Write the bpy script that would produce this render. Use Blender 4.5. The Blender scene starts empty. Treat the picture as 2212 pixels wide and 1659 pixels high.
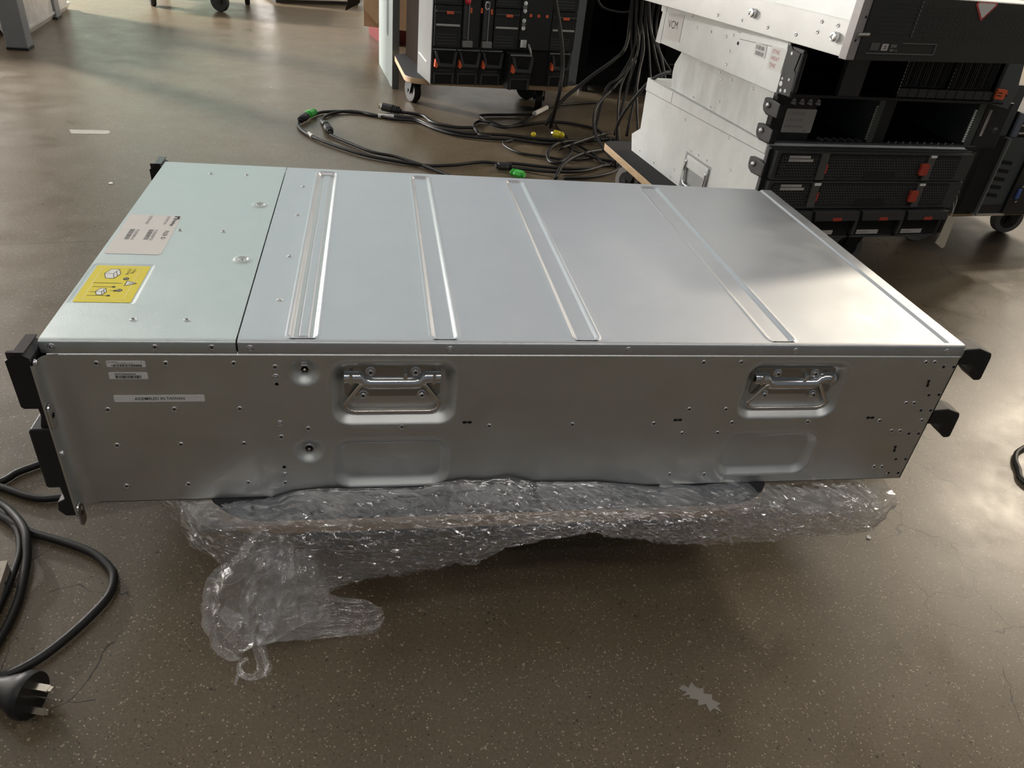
import bpy, bmesh, math, random
from mathutils import Vector, Matrix, noise

# ---------------------------------------------------------------- camera
S = bpy.context.scene
COL = S.collection
cam_data = bpy.data.cameras.new('camera')
cam = bpy.data.objects.new('camera', cam_data)
COL.objects.link(cam)
cam_data.sensor_fit = 'HORIZONTAL'
cam_data.sensor_width = 36.0
cam_data.lens = 36.0 * 1601.27 / 2212.0
cam_data.clip_start = 0.02
R = ((0.98330761, -0.15287741, 0.09866426), (-0.00408117, -0.56065256, -0.82804109), (0.18190515, 0.81381644, -0.55191785))
m = Matrix(((R[0][0], -R[1][0], -R[2][0], 0.2613), (R[0][1], -R[1][1], -R[2][1], -0.5502), (R[0][2], -R[1][2], -R[2][2], 0.6222), (0, 0, 0, 1)))
cam.matrix_world = m
S.camera = cam

# ---------------------------------------------------------------- exposure and world
S.view_settings.view_transform = 'Standard'
S.view_settings.look = 'None'
S.view_settings.gamma = 1.0
S.view_settings.use_curve_mapping = False
S.view_settings.exposure = 0.0
W = bpy.data.worlds.new('world')
S.world = W
W.use_nodes = True
W.node_tree.nodes['Background'].inputs[0].default_value = (0.86, 0.93, 1.0, 1)
W.node_tree.nodes['Background'].inputs[1].default_value = 0.13
FILL_COOL = 14.5
LAMP_WARM = 200.0
LAMP_LEFT = 660.0
WINDOW_BACK = 1.02
WINDOW_GREEN = 1.05
WINDOW_LEFT = 3.4
SKYLIGHT_FILL = 0.62
S.cycles.transparent_max_bounces = 24

# ---------------------------------------------------------------- helpers
def radians(a):
    return a * math.pi / 180.0

MATS = {}
def mat(name, color, rough=0.5, metal=0.0, noise_amt=0.0, noise_scale=20.0, bump=0.0, bump_scale=200.0, spec=0.5, coat=0.0, stretch=None, rough_var=0.0):
    if name in MATS:
        return MATS[name]
    M = bpy.data.materials.new(name)
    M.use_nodes = True
    nt = M.node_tree
    b = nt.nodes['Principled BSDF']
    b.inputs['Base Color'].default_value = (*color, 1)
    b.inputs['Roughness'].default_value = rough
    b.inputs['Metallic'].default_value = metal
    b.inputs['Specular IOR Level'].default_value = spec
    b.inputs['Coat Weight'].default_value = coat
    tc = nt.nodes.new('ShaderNodeTexCoord')
    mp = nt.nodes.new('ShaderNodeMapping')
    nt.links.new(tc.outputs['Object'], mp.inputs['Vector'])
    if stretch:
        mp.inputs['Scale'].default_value = stretch
    if noise_amt > 0 or rough_var > 0:
        n = nt.nodes.new('ShaderNodeTexNoise')
        n.inputs['Scale'].default_value = noise_scale
        n.inputs['Detail'].default_value = 6
        n.inputs['Roughness'].default_value = 0.65
        nt.links.new(mp.outputs[0], n.inputs['Vector'])
        if noise_amt > 0:
            r = nt.nodes.new('ShaderNodeMapRange')
            r.inputs[1].default_value = 0.3; r.inputs[2].default_value = 0.7
            r.inputs[3].default_value = 1 - noise_amt; r.inputs[4].default_value = 1 + noise_amt
            nt.links.new(n.outputs[0], r.inputs[0])
            v = nt.nodes.new('ShaderNodeVectorMath'); v.operation = 'SCALE'
            v.inputs[0].default_value = color
            nt.links.new(r.outputs[0], v.inputs['Scale'])
            nt.links.new(v.outputs[0], b.inputs['Base Color'])
        if rough_var > 0:
            r = nt.nodes.new('ShaderNodeMapRange')
            r.inputs[1].default_value = 0.3; r.inputs[2].default_value = 0.7
            r.inputs[3].default_value = rough - rough_var; r.inputs[4].default_value = rough + rough_var
            nt.links.new(n.outputs[0], r.inputs[0])
            nt.links.new(r.outputs[0], b.inputs['Roughness'])
    if bump > 0:
        n2 = nt.nodes.new('ShaderNodeTexNoise')
        n2.inputs['Scale'].default_value = bump_scale
        n2.inputs['Detail'].default_value = 4
        nt.links.new(mp.outputs[0], n2.inputs['Vector'])
        bp = nt.nodes.new('ShaderNodeBump')
        bp.inputs['Strength'].default_value = bump
        bp.inputs['Distance'].default_value = 0.001
        nt.links.new(n2.outputs[0], bp.inputs['Height'])
        nt.links.new(bp.outputs[0], b.inputs['Normal'])
    MATS[name] = M
    return M

def emit(name, color, strength):
    M = bpy.data.materials.new(name); M.use_nodes = True
    nt = M.node_tree
    nt.nodes.remove(nt.nodes['Principled BSDF'])
    e = nt.nodes.new('ShaderNodeEmission')
    e.inputs[0].default_value = (*color, 1); e.inputs[1].default_value = strength
    nt.links.new(e.outputs[0], nt.nodes['Material Output'].inputs[0])
    return M

def catmull(pts, sub=8):
    P = [Vector(p) for p in pts]
    if len(P) < 3:
        return P
    out = []
    for i in range(len(P) - 1):
        p0 = P[i - 1] if i else P[0] * 2 - P[1]
        p1, p2 = P[i], P[i + 1]
        p3 = P[i + 2] if i + 2 < len(P) else P[-1] * 2 - P[-2]
        for k in range(sub):
            t = k / sub
            out.append(0.5 * ((2 * p1) + (p2 - p0) * t + (2 * p0 - 5 * p1 + 4 * p2 - p3) * t * t + (3 * p1 - p0 - 3 * p2 + p3) * t ** 3))
    out.append(P[-1])
    return out

class MB:
    """collects shapes and links them as ONE mesh object"""
    def __init__(self):
        self.bm = bmesh.new()
        self.mi = 0
    def face(self, vs):
        try:
            f = self.bm.faces.new(vs)
            f.material_index = self.mi
            return f
        except ValueError:
            return None
    def poly(self, pts):
        return self.face([self.bm.verts.new(p) for p in pts])
    def box(self, x0, y0, z0, x1, y1, z1, M=None):
        c = [Vector((x, y, z)) for z in (z0, z1) for y in (y0, y1) for x in (x0, x1)]
        if M is not None:
            c = [M @ p for p in c]
        v = [self.bm.verts.new(p) for p in c]
        for f in ((0, 2, 3, 1), (4, 5, 7, 6), (0, 1, 5, 4), (2, 6, 7, 3), (0, 4, 6, 2), (1, 3, 7, 5)):
            self.face([v[i] for i in f])
        return self
    def prism(self, poly, axis, a, b):
        """poly: 2D outline; axis x -> (y,z), y -> (x,z), z -> (x,y)"""
        def P(p, t):
            return (t, p[0], p[1]) if axis == 'x' else ((p[0], t, p[1]) if axis == 'y' else (p[0], p[1], t))
        A = [self.bm.verts.new(P(p, a)) for p in poly]
        B = [self.bm.verts.new(P(p, b)) for p in poly]
        self.face(A); self.face(B[::-1])
        n = len(poly)
        for i in range(n):
            self.face([A[i], B[i], B[(i + 1) % n], A[(i + 1) % n]])
        return self
    def tube(self, pts, r, seg=8, caps=True, squash=1.0):
        P = [Vector(p) for p in pts]
        rings = []
        up = Vector((0, 0, 1))
        prev = None
        for i, p in enumerate(P):
            d = (P[min(i + 1, len(P) - 1)] - P[max(i - 1, 0)])
            if d.length < 1e-9:
                d = Vector((1, 0, 0))
            d.normalize()
            if prev is None:
                a = d.cross(up if abs(d.z) < 0.95 else Vector((1, 0, 0)))
            else:
                a = prev - d * prev.dot(d)
            a.normalize(); prev = a
            b = d.cross(a)
            rr = r[i] if isinstance(r, (list, tuple)) else r
            rings.append([self.bm.verts.new(p + (a * math.cos(2 * math.pi * k / seg) + b * math.sin(2 * math.pi * k / seg) * squash) * rr) for k in range(seg)])
        for i in range(len(rings) - 1):
            for k in range(seg):
                self.face([rings[i][k], rings[i][(k + 1) % seg], rings[i + 1][(k + 1) % seg], rings[i + 1][k]])
        if caps:
            self.face(rings[0][::-1]); self.face(rings[-1])
        return self
    def cyl(self, a, b, r, seg=16):
        return self.tube([a, b], r, seg)
    def lathe(self, prof, seg=20, M=Matrix.Identity(4)):
        """prof: (radius, height) around local z"""
        rings = []
        for r, h in prof:
            if r < 1e-7:
                rings.append([self.bm.verts.new(M @ Vector((0, 0, h)))])
            else:
                rings.append([self.bm.verts.new(M @ Vector((r * math.cos(2 * math.pi * k / seg), r * math.sin(2 * math.pi * k / seg), h))) for k in range(seg)])
        for A, B in zip(rings, rings[1:]):
            for k in range(seg):
                k2 = (k + 1) % seg
                if len(A) == 1 and len(B) == 1:
                    continue
                if len(A) == 1:
                    self.face([A[0], B[k], B[k2]])
                elif len(B) == 1:
                    self.face([A[k], A[k2], B[0]])
                else:
                    self.face([A[k], A[k2], B[k2], B[k]])
        return self
    def grid(self, xs, ys, f):
        V = [[self.bm.verts.new(f(x, y)) for x in xs] for y in ys]
        for j in range(len(ys) - 1):
            for i in range(len(xs) - 1):
                self.face([V[j][i], V[j][i + 1], V[j + 1][i + 1], V[j + 1][i]])
        return V
    def build(self, name, mats, parent=None, smooth=False, bevel=0.0, recalc=True, seg=2, angle=None):
        if recalc:
            bmesh.ops.recalc_face_normals(self.bm, faces=self.bm.faces[:])
        me = bpy.data.meshes.new(name)
        self.bm.to_mesh(me); self.bm.free()
        if not isinstance(mats, (list, tuple)):
            mats = [mats]
        for mm in mats:
            me.materials.append(mm)
        o = bpy.data.objects.new(name, me)
        COL.objects.link(o)
        if parent is not None:
            o.parent = parent
        if smooth:
            for p in me.polygons:
                p.use_smooth = True
        if angle:
            me.set_sharp_from_angle(angle=radians(angle))
        if bevel > 0:
            b = o.modifiers.new('bevel', 'BEVEL')
            b.width = bevel; b.segments = seg; b.limit_method = 'ANGLE'; b.angle_limit = radians(40)
        return o

def tag(o, label, category=None, group=None, kind=None):
    o['label'] = label
    if category: o['category'] = category
    if group: o['group'] = group
    if kind: o['kind'] = kind
    return o

def thing(name, label, category, loc=(0, 0, 0), yaw=0.0, group=None):
    o = bpy.data.objects.new(name, None)
    o.empty_display_size = 0.05
    COL.objects.link(o)
    o.location = loc
    o.rotation_euler = (0, 0, radians(yaw))
    return tag(o, label, category, group)

def copy_to(src, parent, loc=None, rot=None):
    c = src.copy()
    COL.objects.link(c)
    c.parent = parent
    if loc is not None: c.location = loc
    if rot is not None: c.rotation_euler = rot
    return c

def copy_children(src, dst):
    for ch in list(src.children):
        c = ch.copy(); COL.objects.link(c); c.parent = dst
        for g in list(ch.children):
            d = g.copy(); COL.objects.link(d); d.parent = c

def text_mesh(string, size, thin=0.0, align='LEFT'):
    cu = bpy.data.curves.new('lettering', 'FONT')
    cu.body = string; cu.size = size; cu.align_x = align
    cu.resolution_u = 2
    if thin: cu.offset = thin
    o = bpy.data.objects.new('lettering', cu)
    COL.objects.link(o)
    dg = bpy.context.evaluated_depsgraph_get()
    me = bpy.data.meshes.new_from_object(o.evaluated_get(dg))
    bpy.data.objects.remove(o)
    bpy.data.curves.remove(cu)
    return me

def place_text(mb, string, size, M, thin=0.0, align='LEFT', sx=1.0):
    """adds flat lettering to a mesh builder; M maps text x/y/z to the target"""
    me = text_mesh(string, size, thin, align)
    vs = [mb.bm.verts.new(M @ Vector((v.co.x * sx, v.co.y, v.co.z))) for v in me.vertices]
    for p in me.polygons:
        mb.face([vs[i] for i in p.vertices])
    bpy.data.meshes.remove(me)

def frame(o, ax, ay):
    ax = Vector(ax).normalized(); ay = Vector(ay).normalized(); az = ax.cross(ay)
    M = Matrix.Identity(4)
    for i in range(3):
        M[i][0], M[i][1], M[i][2], M[i][3] = ax[i], ay[i], az[i], o[i]
    return M

def rounded(x0, y0, x1, y1, r, n=6):
    out = []
    for cx, cy, a0 in ((x1 - r, y1 - r, 0), (x0 + r, y1 - r, 90), (x0 + r, y0 + r, 180), (x1 - r, y0 + r, 270)):
        for k in range(n + 1):
            a = radians(a0 + 90 * k / n)
            out.append((cx + r * math.cos(a), cy + r * math.sin(a)))
    return out

def barcode(mb, o, ax, ay, w, h, seed, n=34):
    rnd = random.Random(seed)
    M = frame(o, ax, ay)
    x = 0.0
    unit = w / n / 1.6
    while x < w - unit * 2:
        bw = unit * rnd.choice((1, 1, 1.6, 2.2))
        mb.poly([M @ Vector(p) for p in ((x, 0, 0), (x + bw, 0, 0), (x + bw, h, 0), (x, h, 0))])
        x += bw + unit * rnd.choice((0.8, 1, 1.6))

def smoothstep(a, b, x):
    t = min(1.0, max(0.0, (x - a) / (b - a)))
    return t * t * (3 - 2 * t)

def sdbox(x, z, cx, cz, hx, hz, r):
    dx = abs(x - cx) - hx + r; dz = abs(z - cz) - hz + r
    return math.hypot(max(dx, 0), max(dz, 0)) + min(max(dx, dz), 0) - r

# ---------------------------------------------------------------- materials
ZINC_FRONT = mat('zinc_front_cover', (0.64, 0.69, 0.69), 0.46, 1.0, 0.035, 28, 0.10, 900, rough_var=0.04)
ZINC_TOP = mat('zinc_top_cover', (0.63, 0.65, 0.68), 0.45, 1.0, 0.03, 24, 0.06, 900, rough_var=0.04)
ZINC_SIDE = mat('zinc_side_panel', (0.67, 0.685, 0.675), 0.47, 1.0, 0.04, 22, 0.08, 900, rough_var=0.04)
CHROME = mat('bright_zinc_plated_steel', (0.75, 0.76, 0.78), 0.17, 1.0, 0.05, 60)
PLATE = mat('handle_plate_steel', (0.42, 0.43, 0.42), 0.3, 1.0)
STEEL_WIRE = mat('stainless_wire', (0.72, 0.66, 0.60), 0.2, 1.0)
HOLE = mat('dark_hole', (0.006, 0.006, 0.006), 0.9)
BLACK = mat('black_plastic', (0.010, 0.010, 0.012), 0.45, 0, 0.1, 80, 0.05, 1500)
BLACK_SOFT = mat('black_rubber', (0.012, 0.012, 0.013), 0.5)
CABLE = mat('black_cable_sheath', (0.010, 0.0095, 0.0095), 0.5, 0, 0.15, 30)
DARK_METAL = mat('black_painted_steel', (0.008, 0.0095, 0.0105), 0.5, 0.0, 0.12, 40)
GREY_PLASTIC = mat('charcoal_plastic', (0.042, 0.044, 0.045), 0.5)
MID_GREY = mat('mid_grey_plastic', (0.16, 0.17, 0.175), 0.45)
SERVER_SIDE = mat('pale_galvanised_steel', (0.86, 0.89, 0.88), 0.46, 0.2, 0.06, 16, 0.05, 700)
SERVER_SIDE_B = mat('mottled_galvanised_steel', (0.80, 0.83, 0.82), 0.46, 0.2, 0.14, 22, 0.05, 700, stretch=(1, 1, 0.35))
RED = mat('terracotta_red_plastic', (0.44, 0.055, 0.032), 0.45)
ORANGE = mat('orange_plastic', (0.75, 0.13, 0.045), 0.45)
PAPER = mat('white_paper', (0.80, 0.79, 0.77), 0.7)
PAPER_PINK = mat('warm_white_sticker', (0.74, 0.71, 0.69), 0.5)
PAPER_GREY = mat('grey_sticker', (0.50, 0.47, 0.45), 0.6)
INK = mat('black_ink', (0.012, 0.012, 0.013), 0.6)
INK_GREY = mat('grey_ink', (0.17, 0.17, 0.18), 0.6)
INK_RED = mat('red_ink', (0.45, 0.10, 0.09), 0.6)
YELLOW = mat('yellow_sticker', (0.84, 0.70, 0.03), 0.42)
YELLOW_PALE = mat('pale_yellow_ink', (0.92, 0.84, 0.36), 0.5)
WHITE = mat('white_ink', (0.85, 0.85, 0.83), 0.5)
WOOD = mat('plywood_edge', (0.62, 0.44, 0.27), 0.6, 0, 0.22, 30, stretch=(1, 1, 14))
CARPET = mat('black_carpet', (0.020, 0.020, 0.023), 0.9, 0, 0.3, 300, 0.4, 900)
TYRE_GREY = mat('grey_caster_tyre', (0.24, 0.23, 0.22), 0.55)
GREEN = mat('green_plastic', (0.06, 0.50, 0.07), 0.45)
YELLOW_PLUG = mat('yellow_plastic', (0.85, 0.70, 0.03), 0.4)
BRASS = mat('nickel_plated_pin', (0.72, 0.66, 0.56), 0.22, 1.0)
GREY_STEEL = mat('grey_painted_steel', (0.24, 0.255, 0.27), 0.45, 0, 0.05, 20)
SAGE = mat('pale_grey_green_paint', (0.36, 0.41, 0.40), 0.45, 0, 0.05, 8)
CARDBOARD = mat('cardboard', (0.66, 0.43, 0.26), 0.8, 0, 0.06, 30)
CARD_DARK = mat('cardboard_shaded', (0.030, 0.019, 0.012), 0.95, 0, 0.06, 30)  # shade of the side flap put into a near black cardboard colour
CRIMSON = mat('dark_red_plastic', (0.15, 0.020, 0.022), 0.5)
BEIGE = mat('beige_painted_metal', (0.50, 0.43, 0.35), 0.42, 0.0, 0.05, 20)
WRAP = mat('white_wrapped_cartons', (0.66, 0.65, 0.64), 0.28, 0, 0.16, 22, 0.5, 90)
BLUE = mat('blue_connector', (0.08, 0.14, 0.42), 0.4)
PURPLE = mat('violet_sticker', (0.16, 0.15, 0.36), 0.5)
WALL = mat('pale_wall_paint', (0.50, 0.50, 0.48), 0.8, 0, 0.04, 3)
CEIL = mat('grey_ceiling', (0.30, 0.30, 0.30), 0.9)

# ---------------------------------------------------------------- floor material
def concrete():
    M = bpy.data.materials.new('polished_concrete'); M.use_nodes = True
    nt = M.node_tree; N = nt.nodes; L = nt.links
    b = N['Principled BSDF']
    tc = N.new('ShaderNodeTexCoord')
    def mapping(sc, loc=(0, 0, 0)):
        mp = N.new('ShaderNodeMapping'); mp.inputs['Scale'].default_value = sc; mp.inputs['Location'].default_value = loc
        L.new(tc.outputs['Object'], mp.inputs[0]); return mp.outputs[0]
    def noisetex(sc, detail=6, vec=None, rough=0.6):
        n = N.new('ShaderNodeTexNoise'); n.inputs['Scale'].default_value = sc; n.inputs['Detail'].default_value = detail
        n.inputs['Roughness'].default_value = rough
        L.new(vec if vec else tc.outputs['Object'], n.inputs['Vector']); return n
    def ramp(src, a, bb, c0, c1):
        r = N.new('ShaderNodeMapRange'); r.inputs[1].default_value = a; r.inputs[2].default_value = bb
        r.inputs[3].default_value = c0; r.inputs[4].default_value = c1
        L.new(src, r.inputs[0]); return r.outputs[0]
    def mixc(fac, A, Bc):
        mx = N.new('ShaderNodeMix'); mx.data_type = 'RGBA'
        L.new(fac, mx.inputs[0])
        for i, c in ((6, A), (7, Bc)):
            if isinstance(c, tuple): mx.inputs[i].default_value = (*c, 1)
            else: L.new(c, mx.inputs[i])
        return mx.outputs[2]
    def math2(op, a, bb):
        q = N.new('ShaderNodeMath'); q.operation = op
        for i, c in enumerate((a, bb)):
            if isinstance(c, (int, float)): q.inputs[i].default_value = c
            else: L.new(c, q.inputs[i])
        return q.outputs[0]
    big = noisetex(1.6, 8, rough=0.65)
    mid = noisetex(9, 8, rough=0.7)
    fine = noisetex(330, 3)
    c = mixc(ramp(big.outputs[0], .35, .65, 0, 1), (0.113, 0.087, 0.053), (0.155, 0.121, 0.077))
    c = mixc(ramp(mid.outputs[0], .35, .68, 0, .55), c, (0.188, 0.150, 0.105))
    c = mixc(ramp(fine.outputs[0], .3, .7, 0, .5), c, (0.075, 0.055, 0.036))
    # ground aggregate: pale and dark chips of several sizes
    for sc, lo, hi, dist, colour, seed in ((480, .90, 1, .34, (0.36, 0.30, 0.22), 0), (640, .94, 1, .36, (0.55, 0.48, 0.38), 3.1), (560, .93, 1, .36, (0.022, 0.018, 0.014), 7.7), (250, .965, 1, .30, (0.36, 0.30, 0.22), 1.3), (230, .965, 1, .26, (0.025, 0.020, 0.016), 5.2)):
        v = N.new('ShaderNodeTexVoronoi'); v.inputs['Scale'].default_value = sc
        nv = noisetex(sc * 1.2, 2)
        va = N.new('ShaderNodeVectorMath'); va.operation = 'SCALE'; va.inputs['Scale'].default_value = 0.9 / sc
        L.new(nv.outputs['Color'], va.inputs[0])
        vb = N.new('ShaderNodeVectorMath'); vb.operation = 'ADD'
        L.new(mapping((1, 1, 0), (seed, seed, 0)), vb.inputs[0]); L.new(va.outputs[0], vb.inputs[1])
        L.new(vb.outputs[0], v.inputs['Vector'])
        sep = N.new('ShaderNodeSeparateColor'); L.new(v.outputs['Color'], sep.inputs[0])
        pick = math2('GREATER_THAN', sep.outputs[0], lo)
        size = math2('MULTIPLY', sep.outputs[1], dist)
        size = math2('ADD', size, dist * 0.35)
        inside = math2('LESS_THAN', v.outputs['Distance'], size)
        f = math2('MULTIPLY', pick, inside)
        f = math2('MULTIPLY', f, 0.85)
        c = mixc(f, c, colour)
    # hairline cracks, only in some areas of the slab
    cv = N.new('ShaderNodeTexVoronoi'); cv.feature = 'DISTANCE_TO_EDGE'; cv.inputs['Scale'].default_value = 9.5
    nw = noisetex(16, 3, rough=.5)
    va = N.new('ShaderNodeVectorMath'); va.operation = 'SCALE'; va.inputs['Scale'].default_value = 0.055
    L.new(nw.outputs['Color'], va.inputs[0])
    vb = N.new('ShaderNodeVectorMath'); vb.operation = 'ADD'
    L.new(mapping((1, 1, 0), (0.37, 0.11, 0)), vb.inputs[0]); L.new(va.outputs[0], vb.inputs[1])
    L.new(vb.outputs[0], cv.inputs['Vector'])
    wid = noisetex(6, 3)
    crack = math2('LESS_THAN', cv.outputs['Distance'], ramp(wid.outputs[0], .44, .62, 0.0, .0085))
    sx = N.new('ShaderNodeSeparateXYZ'); L.new(tc.outputs['Object'], sx.inputs[0])
    right = math2('GREATER_THAN', sx.outputs[0], 0.80)
    left = math2('MULTIPLY', math2('LESS_THAN', sx.outputs[0], 0.02), math2('LESS_THAN', sx.outputs[1], 0.33))
    zone = math2('MAXIMUM', right, left)
    crack = math2('MULTIPLY', crack, zone)
    crack = math2('MULTIPLY', crack, 0.9)
    c = mixc(crack, c, (0.022, 0.017, 0.013))
    # saw-cut joint across the slab
    t = math2('SUBTRACT', sx.outputs[1], math2('ADD', math2('MULTIPLY', sx.outputs[0], 0.167), 0.8915))
    t = math2('ADD', t, math2('MULTIPLY', math2('SUBTRACT', mid.outputs[0], 0.5), 0.012))
    joint = math2('LESS_THAN', math2('ABSOLUTE', t, 0), 0.0022)
    c = mixc(math2('MULTIPLY', joint, 0.6), c, (0.05, 0.042, 0.035))
    L.new(c, b.inputs['Base Color'])
    rr = ramp(mid.outputs[0], .3, .7, .26, .42)
    L.new(rr, b.inputs['Roughness'])
    b.inputs['Specular IOR Level'].default_value = 0.55
    hb = N.new('ShaderNodeBump'); hb.inputs['Strength'].default_value = 0.055; hb.inputs['Distance'].default_value = 0.002
    h = math2('ADD', mid.outputs[0], math2('MULTIPLY', fine.outputs[0], 0.25))
    L.new(h, hb.inputs['Height']); L.new(hb.outputs[0], b.inputs['Normal'])
    return M
CONCRETE = concrete()

# ---------------------------------------------------------------- the room
b = MB(); b.box(-5.0, -4.0, -0.10, 8.0, 9.0, 0.0)
floor = tag(b.build('floor', CONCRETE), 'brown grey polished concrete floor with pale aggregate chips', 'floor', kind='structure')
rnd = random.Random(4)
PATCH_MAT = mat('pale_filler', (0.27, 0.255, 0.235), 0.6, 0, 0.04, 60)
b = MB()
ctr = Vector((0.567, -0.170, 0))
outline = [(-.019, .012), (-.013, .016), (-.009, .012), (-.004, .018), (.000, .010), (.006, .011), (.004, .005), (.012, .003), (.010, -.002), (.017, -.007), (.012, -.009), (.015, -.016), (.008, -.011), (.003, -.014), (.002, -.006), (-.006, -.007), (-.004, -.001), (-.012, .001), (-.010, .005), (-.019, .004), (-.012, .008)]
b.prism([(ctr.x + x, ctr.y + y) for x, y in outline], 'z', 0.0, 0.0006)
p = b.build('paint_patch', PATCH_MAT, floor); p['label'] = 'pale splash of filler on the concrete'
H_ROOM = 5.6
b = MB()
for q in ((-5.0, -4.0, 8.0, 3.4), (-5.0, 6.6, 8.0, 9.0), (-5.0, 3.4, -3.0, 6.6), (6.0, 3.4, 8.0, 6.6)):
    b.box(q[0], q[1], H_ROOM, q[2], q[3], H_ROOM + .1)
tag(b.build('ceiling', CEIL), 'grey warehouse ceiling opened for an added skylight', 'ceiling', kind='structure')
b = MB()
for k in range(7):
    x = -3.0 + k * 1.5
    b.box(x - .04, 3.4, H_ROOM - .06, x + .04, 6.6, H_ROOM)
sky = tag(b.build('fill_skylight', GREY_STEEL), 'long skylight strip added in the ceiling as fill light', 'skylight', kind='structure')
b = MB(); b.box(-3.0, 3.4, H_ROOM + .02, 6.0, 6.6, H_ROOM + .03); b.build('pane', emit('skylight_daylight', (0.93, 0.98, 1.0), SKYLIGHT_FILL), sky)  # glowing pane added overhead to brighten the metal covers and the floor
def wall_with_openings(name, label, axis, at, lo, hi, holes):
    """holes: (from, to, bottom, top) that do not overlap vertically in one column"""
    b = MB()
    def bx(a, c, za, zb):
        if c - a < 1e-6 or zb - za < 1e-6: return
        if axis == 'y': b.box(a, at, za, c, at + 0.1, zb)
        else: b.box(at, a, za, at + .1, c, zb)
    edges = sorted(set([lo, hi] + [h[0] for h in holes] + [h[1] for h in holes]))
    for a, c in zip(edges, edges[1:]):
        z = 0
        for h in sorted((h for h in holes if h[0] <= a and h[1] >= c), key=lambda h: h[2]):
            bx(a, c, z, h[2]); z = h[3]
        bx(a, c, z, H_ROOM)
    tag(b.build(name, WALL), label, 'wall', kind='structure')
def window(name, label, axis, at, o0, o1, z0, z1, colour, strength, n=4):
    e = emit(name + '_daylight', colour, strength)
    t = MB()
    for k in range(n + 1):
        c = o0 + (o1 - o0) * k / n
        if axis == 'y': t.box(c - .03, at + .01, z0, c + .03, at + .06, z1)
        else: t.box(at + .03, c - .03, z0, at + .08, c + .03, z1)
    w = tag(t.build(name, GREY_STEEL), label, 'window', kind='structure')
    g = MB()
    if axis == 'y': g.box(o0, at + .03, z0, o1, at + .04, z1)
    else: g.box(at + .05, o0, z0, at + .06, o1, z1)
    g.build('pane', e, w)
wall_with_openings('wall_back', 'pale back wall with a low green window and a high window band', 'y', 9.0, -5.0, 8.0, [(-3.2, -1.2, 0.5, 1.9), (-3.6, 8.0, 2.5, 5.3)])
wall_with_openings('wall_left', 'pale left wall with a loading window', 'x', -5.1, -4.0, 9.0, [(3.6, 8.8, 0.7, 3.0)])
b = MB(); b.box(8.0, -4.0, 0, 8.1, 9.0, H_ROOM)
tag(b.build('wall_right', WALL), 'pale right wall', 'wall', kind='structure')
window('window_1', 'low window with green tinted daylight in the back wall', 'y', 9.0, -3.2, -1.2, 0.5, 1.9, (0.78, 1.0, 0.74), WINDOW_GREEN)
window('window_2', 'bright daylight window in the left wall', 'x', -5.1, 3.6, 8.8, 0.7, 3.0, (1.0, 0.93, 0.88), WINDOW_LEFT)
window('window_3', 'aqua tinted left part of the high window band', 'y', 9.0, -3.6, 0.6, 2.5, 5.3, (0.80, 1.0, 0.97), WINDOW_BACK, 5)
window('window_4', 'pale right part of the high window band', 'y', 9.0, 0.6, 8.0, 2.5, 5.3, (0.95, 0.97, 1.0), WINDOW_BACK, 8)
COOL = emit('fill_panel_cool', (1.0, 0.95, 0.90), FILL_COOL)
WARM = emit('lamp_warm', (1.0, 0.86, 0.68), LAMP_WARM)
def high_bay(x, y, z, mt, label, r=.28):
    t = thing('high_bay_lamp', label, 'lamp', (x, y, z), 0, 'high bay lamps')
    b = MB(); b.lathe([(r + .02, 0), (r + .015, .06), (r * .55, .22), (.08, .28), (.08, .40), (0, .40)], 32); b.build('reflector', GREY_STEEL, t, smooth=True, angle=40)
    b = MB(); b.lathe([(r, .02), (0, .02)], 32); b.build('lens', mt, t)
    b = MB(); b.cyl((0, 0, .40), (0, 0, H_ROOM - z), .008, 8); b.build('suspension_rod', GREY_STEEL, t)
high_bay(5.8, 3.6, 3.2, WARM, 'warm high bay lamp over the right aisle')
high_bay(6.2, 6.6, 4.3, WARM, 'warm high bay lamp farther back on the right')
high_bay(6.9, 3.0, 3.6, WARM, 'warm high bay lamp farthest to the right')
t = thing('globe_lamp', 'opal globe pendant lamp behind the workbench', 'lamp', (-3.0, 4.12, 1.28))
b = MB(); b.lathe([(0, -.22)] + [(.22 * math.sin(radians(k * 12)), -.22 * math.cos(radians(k * 12))) for k in range(1, 15)] + [(0, .22)], 28); b.build('globe', emit('globe_opal', (1.0, 0.955, 0.91), LAMP_LEFT), t, smooth=True)
b = MB(); b.cyl((0, 0, .21), (0, 0, H_ROOM - 1.28), .008, 8); b.build('suspension_rod', GREY_STEEL, t)
def fill_troffer(x, y, z, yaw, label, w=1.2, d=.16):  # unseen panels added behind the camera, wide enough to glint on the film
    t = thing('fill_panel_light', label, 'ceiling light', (x, y, z), yaw, 'added panel lights behind the camera')
    b = MB(); b.box(-w / 2 - .02, -d / 2 - .02, 0, w / 2 + .02, d / 2 + .02, .06); b.build('housing', PAPER, t, bevel=.004)
    b = MB(); b.box(-w / 2, -d / 2, -.006, w / 2, d / 2, .001); b.build('diffuser', COOL, t)
    for s in (-.4, .4):
        b = MB(); b.cyl((s, 0, .06), (s, 0, H_ROOM - z), .006, 8); b.build('suspension_rod', GREY_STEEL, t)
fill_troffer(-1.1, -1.2, 2.9, 8, 'panel light added left behind the camera for film glints')
fill_troffer(0.5, -1.7, 2.9, 0, 'panel light added straight behind the camera for film glints')
fill_troffer(1.7, -0.9, 2.9, -10, 'panel light added right behind the camera for film glints')

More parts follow.
